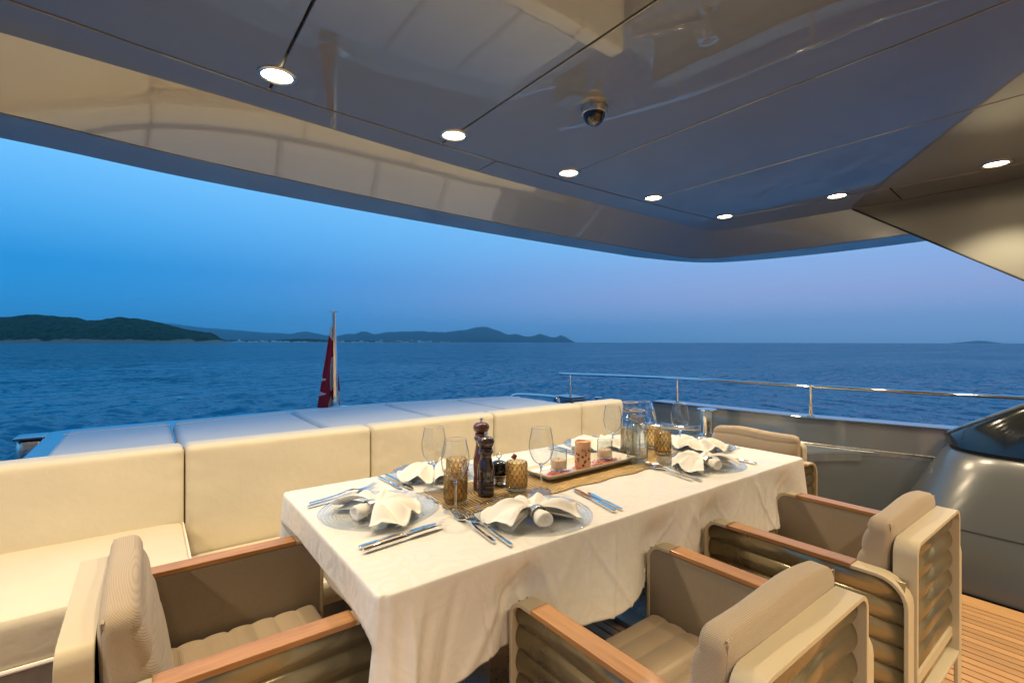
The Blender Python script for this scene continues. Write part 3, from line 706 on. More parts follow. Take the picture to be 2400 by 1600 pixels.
def build_dome():
    r = thing('dome_camera', 'small smoked dome security camera on the glossy ceiling', 'camera', (1.405, 1.32, 2.2))
    r.scale = (.84, .84, .84)
    mesh('base', *lathe([(.0, 0), (.062, 0), (.064, -.012), (.058, -.028), (.052, -.03), (.0, -.03)], 32), M['brushed'], r)
    mesh('dome', *lathe([(.052, -.03)] + [(.052 * math.cos(R_(a)), -.03 - .052 * math.sin(R_(a))) for a in range(10, 91, 10)], 32), M['black'], r)
build_dome()
w_ = mesh('saloon_wall', *box(-2.0, 4.1, -2.4, -2.3, 0, 2.3), M['wallp'], smooth=False); struct(w_)

# ------------------------------------------------------------------ bulwark, rail, fittings on the side deck
def build_bulwark():
    root = thing('bulwark', 'grey painted side bulwark with blue-lit cap and ledge beyond the table', 'bulwark')
    line = catmull([(4.18, -2.2), (4.10, 0.2), (4.01, .66), (3.90, 1.1), (3.80, 1.5), (3.74, 2.1), (3.695, 2.74)], 5)
    def wallstrip(L, th, z0, z1):
        out = [(x + th, y) for x, y in L]; return prism(L + out[::-1], z0, z1)
    mesh('side_panel', *wallstrip(line, .07, .0, .735), M['silver'], root, smooth=True, sharp=30)
    bevel(mesh('cap', *prism([(x - .012, y) for x, y in line] + [(x + .16, y) for x, y in line[::-1]], .737, .75), M['edge'], root, smooth=False), .004, 2)
    low = catmull([(4.02, -.4), (4.0, .6), (3.96, .86), (3.83, 1.12), (3.62, 1.29), (3.44, 1.385), (3.24, 1.56), (3.13, 1.85), (3.10, 2.3), (3.10, 2.62)], 5)
    outer = [(x - .003, y) for x, y in line]
    mesh('lower_panel', *prism(low + [(x, y) for x, y in [(3.2, 2.62), (3.2, 2.3), (3.24, 1.9), (3.34, 1.64), (3.5, 1.47), (3.7, 1.37), (3.9, 1.2), (4.0, .95), (4.03, .6), (4.04, -.4)]], .0, .528), M['silver'], root, smooth=True, sharp=30)
    mesh('ledge', *prism([(x + .004, y) for x, y in low if y > .75] + [(3.10, 2.75), (3.69, 2.75)] + [(x, y) for x, y in outer[::-1] if .75 < y < 2.7], .53, .556), M['silver'], root, smooth=False)
    seg = [p for p in low if 1.135 < p[1] < 1.75]
    gl = [(x - .012, y - .012) for x, y in seg]
    mesh('grab_rail', *prism(gl + [(x + .004, y + .004) for x, y in seg[::-1]], .50, .552), M['silver'], root, smooth=True, sharp=30)
    for zz in (.562,):
        mesh('trim_line', *tube([(x - .004, y, zz) for x, y in line if .5 < y < 2.7], .004, 6), M['brushed'], root)
    mesh('drain_cover', *rbox(.05, .02, .012, .004, (4, 4, 4)), M['steel'], root, loc=(3.72, 1.50, .563))
    return root
build_bulwark()
def build_rail():
    root = thing('rail', 'polished steel guard rail on three posts above the bulwark', 'railing')
    base = [(3.394, 3.503), (3.763, 2.528), (3.854, 1.484), (4.06, .30), (4.16, -.8)]
    pts = catmull([(3.33, 3.60), (3.40, 3.50), (3.62, 3.0), (3.763, 2.528), (3.83, 2.0), (3.872, 1.484), (3.95, .9), (4.07, .30), (4.16, -.8), (4.2, -2)], 6)
    V, F = tube([(x, y, .963) for x, y in pts], .021, 14); V = [Vector((v[0], v[1], .963 + (v[2] - .963) * .62)) for v in V]
    mesh('top_rail', V, F, M['steel'], root)
    for x, y in base[:4]:
        p = mesh('post', *lathe([(.012, 0), (.012, .21)], 16, x, y, .75), M['steel'], root)
        mesh('socket', *lathe([(.028, 0), (.028, .004), (.0175, .010), (.0165, .055), (.0165, .075), (.013, .078)], 20, x, y, .751), M['steel'], p)
build_rail()
def build_stern_fittings():
    # quarter block that carries the aft post
    b = thing('quarter_block', 'blue-grey stern quarter block under the aft rail post', 'deck block', (3.35, 3.47, 0))
    o = bevel(mesh('block', *box(-.10, .10, -.13, .13, -.1, .742), M['edge'], b, smooth=False), .012, 3)
    o = bevel(mesh('block_cap', *box(-.104, .104, -.134, .134, .744, .752), M['edge'], b, smooth=False), .003, 2)
    # mooring bollard: fluted drum between two flanges
    def drum(name, label, loc, r, h, cat='bollard'):
        t = thing(name, label, cat, loc)
        mesh('drum', *lathe([(r, 0), (r * .93, .015), (r * .9, h * .5), (r * .93, h - .02), (r, h - .012)], 40, rfun=lambda q, z, a, j: q * (1 + .035 * math.cos(a * 14))), M['steel'], t)
        mesh('top_flange', *lathe([(r, h - .012), (r * 1.32, h - .004), (r * 1.34, h + .004), (r * 1.2, h + .008), (r * .7, h + .006), (0, h + .006)], 40), M['steel'], t)
        mesh('foot', *lathe([(r * 1.5, -.002), (r * 1.5, .006), (r * 1.1, .012), (r, .02)], 40), M['steel'], t)
    drum('mooring_bollard', 'large fluted chrome mooring bollard behind the far armchair', (3.50, 2.09, .558), .055, .20)
    drum('mooring_bollard', 'small flanged chrome bollard beside the stern quarter block', (3.46, 3.19, .56), .026, .19)
    tag(mesh('fairlead_roller', *tube([(3.23, 2.60, .60), (3.36, 2.35, .60), (3.5, 2.12, .60)], .024, 14), M['steel']), 'horizontal chrome roller bar lying on the blue side ledge', 'roller')
    ch = thing('mooring_cleat', 'slanted chrome horn cleat seen through the wine glasses', 'cleat', (3.40, 2.48, .558))
    mesh('post', *tube([(0, 0, 0), (.0, .02, .10), (-.02, .04, .18)], .017, 10), M['steel'], ch)
    mesh('horn', *tube([(-.07, -.02, .17), (-.02, .04, .185), (.06, .10, .20)], .015, 10, taper=[.5, 1, .5]), M['steel'], ch)
    tag(mesh('grab_handle', *tube(catmull([(2.78, 3.66, .742), (2.78, 3.65, .772), (2.82, 3.58, .79), (2.94, 3.32, .79), (2.975, 3.24, .775), (2.98, 3.22, .70)], 5), .014, 10), M['steel']), 'bent chrome grab handle at the sunpad corner', 'handle')
    q = thing('mooring_post', 'brushed grey fairlead box beside the blue stern corner', 'fairlead', (-.53, 3.84, 0))
    V, F = rbox(.13, .17, .40, .035, (10, 10, 6)); o = mesh('housing', V, F, M['brushed'], q, loc=(.02, 0, .53))
    V, F = rbox(.138, .178, .018, .008, (10, 10, 4)); o = mesh('cap', V, F, M['edge'], q, loc=(.02, 0, .738))
    tag(mesh('chrome_hoop', *tube(catmull([(-.53, 2.70, .45), (-.53, 2.74, .62), (-.53, 2.86, .72), (-.53, 3.05, .735), (-.53, 3.14, .68), (-.53, 3.16, .45)], 5), .022, 12), M['steel']), 'bent chrome hoop outside the blue stern corner', 'hoop')
build_stern_fittings()

def build_console():
    root = thing('side_console', 'silver-grey gloss side console with slanted dark window by the deck', 'console')
    ys = [1.00, .97, .93, .88, .82, .76, .66, .5, .3, .1, -.2, -.6, -1.2, -2.2]
    V = []; F = []
    # body: leaning inboard face with a rounded aft end
    def sec(y, zb):
        e = sstep(1.02, .62, y)                      # 0 at the aft tip .. 1 along the side
        z = zb
        inb = 3.95 - e * (3.95 - (3.352 + .255 * (z / .66) ** 1.6))
        return inb
    zs = [0, .03, .12, .25, .38, .5, .58, .63, .655, .662]
    tipz = lambda z: 1.06 - .30 * (z / .66) ** 1.15
    nA = 16; nS = 8
    for z in zs:
        ty = tipz(z); xi = 3.352 + .26 * (z / .66) ** 1.6; ro = .34
        inset = .012 * sstep(.64, .665, z)
        row = []
        for i in range(nA + 1):                       # rounded aft end, a quarter superellipse
            a = math.pi / 2 * i / nA
            row.append((4.02 - (4.02 - xi - inset) * math.sin(a) ** .75, ty - inset - ro * (1 - math.cos(a) ** .85), z))
        y0 = row[-1][1]
        for i in range(1, nS + 1): row.append((xi + inset, y0 + (-2.2 - y0) * i / nS, z))
        V += row
    n = nA + nS + 1
    for j in range(len(zs) - 1):
        for i in range(n - 1): a = j * n + i; F.append((a, a + 1, a + n + 1, a + n))
    top0 = (len(zs) - 1) * n; V.append((4.02, -2.2, zs[-1])); F.append(tuple(range(top0, top0 + n)) + (len(V) - 1,))
    mesh('body', V, F, M['console'], root, sharp=50)
    # black gasket, then the raked glazed top
    def ring(z, ins):
        ty = tipz(.66) ; xi = 3.612; row = []
        for i in range(nA + 1):
            a = math.pi / 2 * i / nA
            row.append((4.02 - (4.02 - xi - ins) * math.sin(a) ** .75, ty - ins - .34 * (1 - math.cos(a) ** .85), z))
        y0 = row[-1][1]
        for i in range(1, nS + 1): row.append((xi + ins, y0 + (-2.2 - y0) * i / nS, z))
        return row
    a = ring(.66, .022); b_ = ring(.682, .022); V = a + b_
    mesh('gasket', V, [(i, i + 1, n + i + 1, n + i) for i in range(n - 1)], M['dark'], root, sharp=60)
    # glazed hood: edge rises forward from the aft tip
    V = []; F = []; lev = [0, .12, .3, .5, .7, .86, .95, 1]
    base = ring(.684, .012)
    def hood(p, t):
        x, y, z = p
        rise = interp([(-2.2, 1.2), (-.6, .72), (.40, .265), (.62, .13), (.74, .05), (.80, .012)], y)
        lean = .16 * t + .10 * t ** 3
        fx = x + (4.02 - x) * lean * (1 if x < 4.0 else 0)
        return (fx, y - .30 * rise * t * 0, z + rise * (1 - (1 - t) ** 1.6))
    for t in lev: V += [hood(p, t) for p in base]
    mi = []
    for j in range(len(lev) - 1):
        for i in range(n - 1):
            k = j * n + i; F.append((k, k + 1, k + n + 1, k + n)); mi.append(0)
    top0 = (len(lev) - 1) * n
    V.append((4.03, -2.2, V[-1][2])); F.append(tuple(range(top0, top0 + n)) + (len(V) - 1,)); mi.append(0)
    hd = mesh('window', V, F, M['window'], root, sharp=50)
    mesh('window_frame', *tube([(p[0] - .004, p[1] + .002, p[2]) for p in V[top0:top0 + nA + 5]], .012, 8), M['edge'], hd)
    mesh('panel_seam', *tube([(3.352 + .26 * (.30 / .66) ** 1.6 - .0005, y, .30) for y in (.62, .3, -.5, -2.2)], .0025, 6), M['dark'], root)
build_console()

def build_flag():
    r = thing('flag_staff', 'short tapered chrome flag staff at the stern rail', 'flag staff', (1.231, 4.0, .742), R_(8))
    mesh('foot_plate', *rbox(.20, .09, .014, .006, (8, 6, 4)), M['steel'], r, loc=(.01, 0, .007))
    V, F = lathe([(.030, .02), (.029, .03), (.016, .77), (.016, .78)], 8)
    V = [Vector((v[0] * 1.0 - .012 * (v[2] / .78), v[1], v[2])) for v in V]
    mesh('staff', V, F, M['steel'], r, sharp=30)
    mesh('truck', *rbox(.075, .03, .008, .003, (6, 4, 3)), M['steel'], r, loc=(-.014, 0, .785))
    fl = bpy.data.objects.new('ensign', None); COL.objects.link(fl); fl.location = (1.231, 4.0, .742); fl.rotation_euler = (0, 0, R_(8))
    tag(fl, 'dark red ensign with white border and cross hanging limp on the staff', 'flag')
    # hanging cloth: narrow at the hoist, spreading towards the hem
    nu, nv = 36, 90; V = []; F = []; mi = []
    for j in range(nv + 1):
        t = j / nv; z = .66 - .645 * t
        left = -.030 - .100 * t; right = -.012
        for i in range(nu + 1):
            s = i / nu; x = left + (right - left) * s - .014
            y = -.006 + .018 * math.sin(s * 7 + t * 1.5) * (.3 + t) - .01 * t
            V.append((x, y, z))
    for j in range(nv):
        for i in range(nu):
            a = j * (nu + 1) + i; F.append((a, a + 1, a + nu + 2, a + nu + 1))
            t = (j + .5) / nv; s = (i + .5) / nu
            wh = t < .10 + .08 * s
            wh |= (s > .62 + .22 * ((t - .56) / .22) ** 2) and .38 < t < .80
            wh |= abs(t - .655) < .022 * (1 - s / .42) and s < .42
            wh |= abs(t - .83) < .03 * (1 - s / .42) and s < .42
            wh |= s > .68 and t > .95 - .3 * (s - .68)
            mi.append(1 if wh else 0)
    o = mesh('cloth', V, F, [M['red'], M['white']], fl, mi=mi, sharp=180)
    so = o.modifiers.new('s', 'SOLIDIFY'); so.thickness = .0015
    V = []; F = []; mi = []
    for j in range(31):
        t = j / 30; z = .40 - .38 * t
        for i in range(9):
            s = i / 8; V.append((.010 + (.012 + .038 * min(1, t * 1.6)) * s, .03 + .012 * math.sin(s * 6 + t * 3), z))
    for j in range(30):
        for i in range(8): a = j * 9 + i; F.append((a, a + 1, a + 10, a + 9)); mi.append(1 if j > 20 else 0)
    o = mesh('cloth_fold', V, F, [M['red'], M['white']], fl, mi=mi, sharp=180); so = o.modifiers.new('s', 'SOLIDIFY'); so.thickness = .0015
build_flag()

# ------------------------------------------------------------------ dining table and cloth
TX0, TX1, TY0, TY1, TZ = .398, 2.425, .968, 1.845, .75
def build_table():
    r = thing('dining_table', 'rectangular dining table under the white damask cloth', 'table', (0, 0, 0))
    bevel(mesh('tabletop', *box(TX0 + .02, TX1 - .02, TY0 + .02, TY1 - .02, .715, .742), M['silver'], r, smooth=False), .004, 2)
    for x in (.95, 1.87):
        mesh('leg', *box(x - .05, x + .05, 1.30, 1.52, .03, .715), M['brushed'], r, smooth=False)
        bevel(mesh('foot', *box(x - .16, x + .16, 1.08, 1.74, .004, .03), M['console'], r, smooth=False), .006, 2)
    # cloth: flat top, rounded edge, hanging skirt with folds
    rc = .022; per = []
    def side(p, q, n): return [(p[0] + (q[0] - p[0]) * i / n, p[1] + (q[1] - p[1]) * i / n) for i in range(n)]
    cs = [((TX0 + rc, TY0 + rc), 180), ((TX1 - rc, TY0 + rc), 270), ((TX1 - rc, TY1 - rc), 0), ((TX0 + rc, TY1 - rc), 90)]
    pts = []   # (x, y, nx, ny, corner weight, side id, along)
    nseg = [420, 120, 200, 120]
    for k, ((cx, cy), a0) in enumerate(cs):
        for i in range(13):
            a = R_(a0 + 90 * i / 12); pts.append((cx + rc * math.cos(a), cy + rc * math.sin(a), math.cos(a), math.sin(a)))
        (nx_, ny_), b0 = cs[(k + 1) % 4]
        a = R_(a0 + 90); s0 = (cx + rc * math.cos(a), cy + rc * math.sin(a)); s1 = (nx_ + rc * math.cos(a), ny_ + rc * math.sin(a))
        for q in side(s0, s1, nseg[k])[1:]: pts.append((*q, math.cos(a), math.sin(a)))
    corners = [(TX0, TY0), (TX1, TY0), (TX1, TY1), (TX0, TY1)]
    rows = [0, .006, .014, .024] + list(np.linspace(.036, 1, 44))
    n = len(pts); V = []; F = []
    fr = np.random.default_rng(11); creases = [(fr.uniform(TX0, TX1), fr.uniform(.25, .9), fr.uniform(-.9, .9), fr.uniform(.005, .022), fr.uniform(-.006, .008)) for _ in range(64)]
    for t in rows:
        for (x, y, nx, ny) in pts:
            dc = min(math.hypot(x - c[0], y - c[1]) for c in corners)
            cw = math.exp(-(dc / .10) ** 2)
            drop = .262 + .14 * cw + .005 * math.sin(x * 9 + y * 5) + .004 * math.sin(x * 23 + 1)
            front = ny < -.7; left = nx < -.7; right = nx > .7
            d = drop * t
            # rounded roll over the table edge
            if d < .016: out = .006 * math.sin(min(1, d / .016) * math.pi / 2); z = TZ - d * .55 * (d / .016)
            else: out = .006; z = TZ - d + .0072
            fl = .0
            if front:
                fl = t * (.008 + .016 * math.sin(x * 6.3 + .6) * t + .007 * math.sin(x * 17 + 2 * t))
                for (c0, tt, sl, w, am) in creases:
                    fl += am * math.exp(-((x - c0 - sl * (t - tt) * .25) / w) ** 2) * sstep(0, .35, t)
                for ax in (.766, 1.324, 1.666, 2.224): fl -= .046 * math.exp(-((x - ax) / .075) ** 2) * sstep(.02, .13, d)
            elif left:
                # rests on the armchair's arms, then tucks inwards
                tuck = sstep(.098, .120, d)
                fl = .006 - .090 * tuck + (.005 * math.sin(y * 21) * tuck)
                if dc < .13: fl += .090 * tuck * (1 - dc / .13)
            elif right: fl = t * (.02 + .018 * math.sin(y * 19))
            else: fl = t * (.012 * math.sin(x * 11) + .004)
            fl += cw * t * (.045 + .006 * math.sin(6 * math.atan2(ny, nx)))
            V.append((x + nx * (out + fl), y + ny * (out + fl), z))
    for j in range(len(rows) - 1):
        for i in range(n): k = (i + 1) % n; F.append((j * n + i, j * n + k, (j + 1) * n + k, (j + 1) * n + i))
    F.append(tuple(range(n)))
    cl = mesh('tablecloth', V, F, M['damask'], None, sharp=70)
    so = cl.modifiers.new('s', 'SOLIDIFY'); so.thickness = .0015; so.offset = -1
    tag(cl, 'white damask tablecloth draped over the dining table with loose hanging folds', 'tablecloth')
    # runner
    V = []; F = []; nx_, ny_ = 90, 16
    for i in range(nx_ + 1):
        x = .765 + (2.06 - .765) * i / nx_
        for j in range(ny_ + 1):
            y0 = 1.262 + .006 * math.sin(x * 31); y1 = 1.55 + .006 * math.sin(x * 27 + 1)
            V.append((x + (.008 * math.sin(j * 1.9) if i in (0, nx_) else 0), y0 + (y1 - y0) * j / ny_, TZ + .0025 + .0006 * math.sin(i * 1.7 + j)))
    for i in range(nx_):
        for j in range(ny_): a = i * (ny_ + 1) + j; F.append((a, a + ny_ + 1, a + ny_ + 2, a + 1))
    o = mesh('table_runner', V, F, M['runner'], None, sharp=180); so = o.modifiers.new('s', 'SOLIDIFY'); so.thickness = .0015; so.offset = -1
    tag(o, 'gold woven table runner with wavy openwork down the middle of the table', 'table runner')
build_table()

# ------------------------------------------------------------------ armchairs
def build_chair():
    r = thing('armchair', '', 'armchair')
    W = .305; D = .300
    for s in (-1, 1):
        x0, x1 = (W - .052) * s, W * s
        path = [(D, .004), (D, .58)] + arc(D - .05, .58, .05, 0, 90)[1:] + [(-D + .075, .63)] + arc(-D + .075, .555, .075, 90, 180)[1:] + [(-D, .004)]
        fr = mesh('side_frame', *band(path, min(x0, x1), max(x0, x1), .011), M['frame'], r, sharp=35); bevel(fr, .002, 2)
        mesh('lower_bar', *box(min(x0, x1) + .004, max(x0, x1) - .004, -D + .012, D - .012, .235, .247), M['frame'], fr, smooth=False)
        bevel(mesh('armrest', *box(min(x0, x1) - .001, max(x0, x1) + .001, -D + .135, D - .085, .6195, .6335), M['armwood'], r, smooth=False), .002, 2)
        # corrugated outer skin: five horizontal flutes
        V = []; F = []; nz = 144
        for i in range(nz + 1):
            z = .248 + (.618 - .248) * i / nz
            off = -.024 + .011 * abs(math.sin((z - .248) / .0617 * math.pi)) ** .75
            for y in (-D + .0115, D - .0115): V.append((s * (W + off), y, z))
        for i in range(nz): F.append((2 * i, 2 * i + 1, 2 * i + 3, 2 * i + 2))
        o = mesh('corrugated_panel', V, F, M['corr'], r, sharp=60); so = o.modifiers.new('s', 'SOLIDIFY'); so.thickness = .002; so.offset = 0
        mesh('sling_panel', *box(*sorted((s * (W - .050), s * (W - .046))), -D + .012, D - .012, .248, .618), M['mesh'], r, smooth=False)
    # back: taller bent frame, corrugated outside
    bw = .250; y0, y1 = -.306, -.250
    path = [(bw, .235), (bw, .68)] + arc(bw - .04, .68, .04, 0, 90)[1:] + [(-bw + .04, .72)] + arc(-bw + .04, .68, .04, 90, 180)[1:] + [(-bw, .235)]
    path = path + [(-bw + .004, .231), (bw - .004, .231)]
    fr = mesh('back_frame', *band(path, y0, y1, .011, 'y', True), M['frame'], r, sharp=35); bevel(fr, .002, 2)
    V = []; F = []; nz = 168
    for i in range(nz + 1):
        z = .246 + (.706 - .246) * i / nz
        off = .031 - .012 * abs(math.sin((z - .246) / .0657 * math.pi)) ** .75
        for x in (-bw + .0115, bw - .0115): V.append((x, y0 + off, z))
    for i in range(nz): F.append((2 * i, 2 * i + 1, 2 * i + 3, 2 * i + 2))
    o = mesh('corrugated_panel', V, F, M['corr'], r, sharp=60); so = o.modifiers.new('s', 'SOLIDIFY'); so.thickness = .002; so.offset = 0
    mesh('sling_panel', *box(-bw + .012, bw - .012, y1 - .012, y1 - .008, .246, .706), M['mesh'], r, smooth=False)
    mesh('seat_frame', *box(-W + .053, W - .053, -D + .012, D - .02, .285, .315), M['frame'], r, smooth=False)
    # channelled seat cushion
    sw, sd, sh = .496, .50, .105
    def ds(p, n):
        p = p.copy()
        if n.z > .3:
            ch = abs(math.cos((p.y / sd + .5) * 8 * math.pi / 1)) if False else abs(math.sin((p.y / sd + .5) * 8 * math.pi))
            p.z += .008 * (ch ** .45) - .006 + .008 * math.cos(p.x / sw * math.pi) * math.cos(p.y / sd * math.pi)
        return p
    V, F = rbox(sw, sd, sh, .024, (18, 96, 8), ds)
    mesh('seat_cushion', V, F, M['seat'], r, sharp=60, loc=(0, .020, .372))
    # boxed back cushion with horizontal channels on its face
    cw, cd, chh = .488, .112, .38
    def dbk(p, n):
        p = p.copy()
        a = abs(math.sin((p.z / chh + .5) * 5.6 * math.pi))
        if n.y > .3: p.y += .014 * (a ** .45) - .012 + .014 * math.cos(p.x / cw * math.pi) * math.cos(p.z / chh * math.pi)
        if n.y < -.3: p.y -= .010 * math.cos(p.x / cw * math.pi) * math.cos(p.z / chh * math.pi)
        if abs(n.x) > .7: p.x += math.copysign(.007, p.x) * math.cos(p.z / chh * math.pi)
        p.y -= .048 * max(0, p.z / chh + .5) ** 1.4 * max(0, p.y / cd + .5)
        p.z += .010 * math.cos(p.x / cw * math.pi) * (1 if n.z > .5 else 0) + .004 * math.sin(p.x * 17)
        return p
    V, F = rbox(cw, cd, chh, .034, (26, 14, 90), dbk)
    c = mesh('back_cushion', V, F, M['backc'], r, sharp=60, loc=(0, -.184, .572)); c.rotation_euler = (R_(3), 0, 0)
    for sx in (-1, 1):
        for sy in (-1,):
            x = sx * (cw / 2 - .0095); y = sy * (cd / 2 - .0095)
            mesh('seam', *tube([(x + sx * .005 * math.cos(z / chh * math.pi), y + sy * .002, z) for z in np.linspace(-.18, .18, 14)], .0016, 5), M['mesh'], c)
    for sy in (-1,):
        mesh('seam', *tube([(x, sy * (cd / 2 - .0095), chh / 2 - .0095 + .010 * math.cos(x / cw * math.pi) + .004 * math.sin(x * 17)) for x in np.linspace(-.235, .235, 16)], .0026, 5), M['piping'] if False else M['backc'], c)
    return r
chair = build_chair(); GA = 'armchairs drawn up to the dining table'
spots = [(1.045, .685, 0, 'taupe cushioned armchair with ribbed metal sides nearest the tablecloth fold, beside the two mills'),
         (1.945, .690, 0, 'taupe cushioned armchair with ribbed metal sides between the table and the side console'),
         (.177, 1.415, -90, 'taupe cushioned armchair at the table end beside the raised sofa seat'),
         (2.645, 1.405, 90, 'taupe cushioned armchair at the table end in front of the grey bulwark')]
for i, (x, y, rz, lb) in enumerate(spots):
    c = chair if i == 0 else copy_tree(chair)
    c.location = (x, y, .004); c.rotation_euler = (0, 0, R_(rz)); c['label'] = lb; c['group'] = GA

# ------------------------------------------------------------------ place settings
seats = [((.575, 1.425), -90, 'at the table end by the raised sofa seat'), ((.925, 1.115), 0, 'on the armchair side before the mills'),
         ((.915, 1.690), 180, 'on the sofa side behind the mills'), ((1.825, 1.675), 180, 'on the sofa side behind the candle tray'),
         ((2.195, 1.365), 90, 'at the table end towards the bulwark'), ((1.885, 1.155), 0, 'on the armchair side beside the water bottles')]
def charger_mesh():
    prof = [(.0, .004), (.05, .004), (.095, .005), (.115, .008), (.150, .013), (.177, .017), (.180, .019), (.178, .021), (.150, .0165), (.115, .0115), (.095, .009), (.05, .0075), (.0, .0075)]
    return lathe(prof, 72, rfun=lambda r, z, a, j: r * (1 + .006 * math.sin(a * 9) * (r > .14)))
def napkin_meshes(seed):
    rg = np.random.default_rng(seed); ph = rg.uniform(0, 6.28, 6)
    V = []; F = []; na, nr = 132, 22
    for layer in range(2):
        b0 = len(V)
        for i in range(na + 1):
            th = R_(-128 + 256 * i / na)                        # about +y, away from the diner
            sq = 1 / max(abs(math.cos(th * .7)), .62)
            Rm = (.132 if layer == 0 else .115) * (.82 + .22 * sq + .07 * math.sin(th * 3 + ph[0]) + .03 * math.sin(th * 7 + ph[1]))
            for j in range(nr + 1):
                t = j / nr; r = .008 + (Rm - .008) * t
                ple = .5 + .5 * math.cos(th * 5.2 + ph[2] + .7 * math.sin(th * 2 + ph[3]) + layer * 2.1 + .5 * t)
                ple = 1 - abs(((th * 7.0 + ph[2] + .8 * math.sin(th * 2 + ph[3]) + layer * 2.1 + .3 * t) / math.pi) % 2 - 1)
                z = .030 * (1 - t) ** 1.5 + (.005 + (.062 - .02 * layer) * ple) * t * (1 - .62 * t) + .004 * math.sin(th * 11 + t * 5 + ph[4]) * t
                z += .018 * math.sin(math.pi * min(1, t * 1.15)) * (1 - layer)
                rr = r * (1 - .10 * ple * t)
                V.append((rr * math.sin(th), rr * math.cos(th), max(.004, z) - .006 * layer))
        for i in range(na):
            for j in range(nr): a = b0 + i * (nr + 1) + j; F.append((a, a + 1, a + nr + 2, a + nr + 1))
    # rolled tail through the ring
    b0 = len(V); ns, nq = 18, 26
    for i in range(ns + 1):
        t = i / ns; y = .012 - .088 * t
        w = .021 + .006 * sstep(.56, .78, t); h = .017 + .003 * sstep(.56, .78, t)
        k = 1 if t < .97 else .9
        for q in range(nq):
            a = 2 * math.pi * q / nq; f = 1 + .05 * math.sin(3 * a + t * 4)
            V.append((w * k * math.cos(a) * f, y, .022 - .006 * t + h * k * math.sin(a) * f))
    for i in range(ns):
        for q in range(nq): F.append((b0 + i * nq + q, b0 + i * nq + (q + 1) % nq, b0 + (i + 1) * nq + (q + 1) % nq, b0 + (i + 1) * nq + q))
    e = b0 + ns * nq; c0 = len(V)
    for k_, dy in ((.72, .004), (.62, .010), (.35, .004), (.2, .012)):
        for q in range(nq):
            v = V[e + q]; V.append((v[0] * k_, -.076 + dy, .016 + (v[2] - .016) * k_))
    for s in range(4):
        p0 = e if s == 0 else c0 + (s - 1) * nq; p1 = c0 + s * nq
        for q in range(nq): F.append((p0 + q, p0 + (q + 1) % nq, p1 + (q + 1) % nq, p1 + q))
    F.append(tuple(c0 + 3 * nq + q for q in range(nq)))
    # ring, axis along y
    prof = []
    for yy, rr_ in ((-.036, .0255), (-.0335, .027), (-.030, .0265), (-.027, .0272), (-.022, .0265), (-.018, .0272), (-.0145, .0265), (-.012, .0255)): prof.append((yy, rr_))
    RV = []; RF = []; nq = 32
    for yy, rr_ in prof:
        for q in range(nq):
            a = 2 * math.pi * q / nq; RV.append((rr_ * math.cos(a), yy, .0225 + rr_ * .82 * math.sin(a)))
    for i in range(len(prof) - 1):
        for q in range(nq): RF.append((i * nq + q, i * nq + (q + 1) % nq, (i + 1) * nq + (q + 1) % nq, (i + 1) * nq + q))
    return V, F, RV, RF
ch0 = None
for i, ((x, y), rz, ph) in enumerate(seats):
    if ch0 is None: o = ch0 = mesh('charger_plate', *charger_mesh(), M['charger'], sharp=60)
    else: o = ch0.copy(); COL.objects.link(o)
    o.location = (x, y, TZ + .0015); o.rotation_euler = (0, 0, R_(rz))
    tag(o, 'clear ringed glass charger plate ' + ph, 'plate', 'glass charger plates')
    V, F, RV, RF = napkin_meshes(20 + i)
    tw = {0: 8, 1: -14, 2: 10, 3: -8, 4: 6, 5: -4}[i]
    c, s = math.cos(R_(rz + tw)), math.sin(R_(rz + tw))
    loc = (x + .010 * s, y - .010 * c, TZ + .010)
    nk = mesh('folded_napkin', V, F, M['napkin'], sharp=180); nk.location = loc; nk.rotation_euler = (0, 0, R_(rz + tw)); so = nk.modifiers.new('s', 'SOLIDIFY'); so.thickness = .0008; so.offset = 0
    tag(nk, 'white linen napkin fanned on plate ' + ph, 'napkin', 'fanned napkins on the plates')
    rg = mesh('napkin_ring', RV, RF, M['brushed'], sharp=60); rg.location = loc; rg.rotation_euler = (0, 0, R_(rz + tw)); so = rg.modifiers.new('s', 'SOLIDIFY'); so.thickness = .0016; so.offset = -1
    tag(rg, 'ridged metal napkin ring on the napkin ' + ph, 'napkin ring', 'metal napkin rings')

# cutlery: modelled along +y from handle end (0) to tip (.23)
def sweep(path, wid, thk):
    V = []; F = []; n = len(path)
    for (y, z), w, t in zip(path, wid, thk): V += [(-w / 2, y, z - t / 2), (w / 2, y, z - t / 2), (w / 2, y, z + t / 2), (-w / 2, y, z + t / 2)]
    for i in range(n - 1):
        for k in range(4): l = (k + 1) % 4; F.append((i * 4 + k, i * 4 + l, i * 4 + 4 + l, i * 4 + 4 + k))
    F += [(3, 2, 1, 0), tuple(4 * n - 4 + k for k in range(4))]
    return V, F
def fork_proto():
    r = thing('fork', '', 'fork')
    mesh('handle', *sweep([(0, .004), (.03, .0042), (.09, .006), (.125, .012), (.15, .011), (.165, .006)], [.009, .009, .0075, .006, .007, .014], [.004, .004, .0035, .003, .003, .0022]), M['steel'], r, sharp=50)
    parts = [sweep([(.165, .006), (.178, .0035), (.185, .003)], [.014, .022, .023], [.0022, .002, .002])]
    for k in range(4):
        cx = -.0092 + .00613 * k
        V, F = sweep([(.184, .003), (.205, .005), (.222, .010), (.231, .014)], [.0042, .0032, .0028, .0014], [.002, .002, .0018, .001]); parts.append(([(v[0] + cx, v[1], v[2]) for v in V], F))
    mesh('tines', *join(*parts), M['steel'], r, sharp=50)
    return r
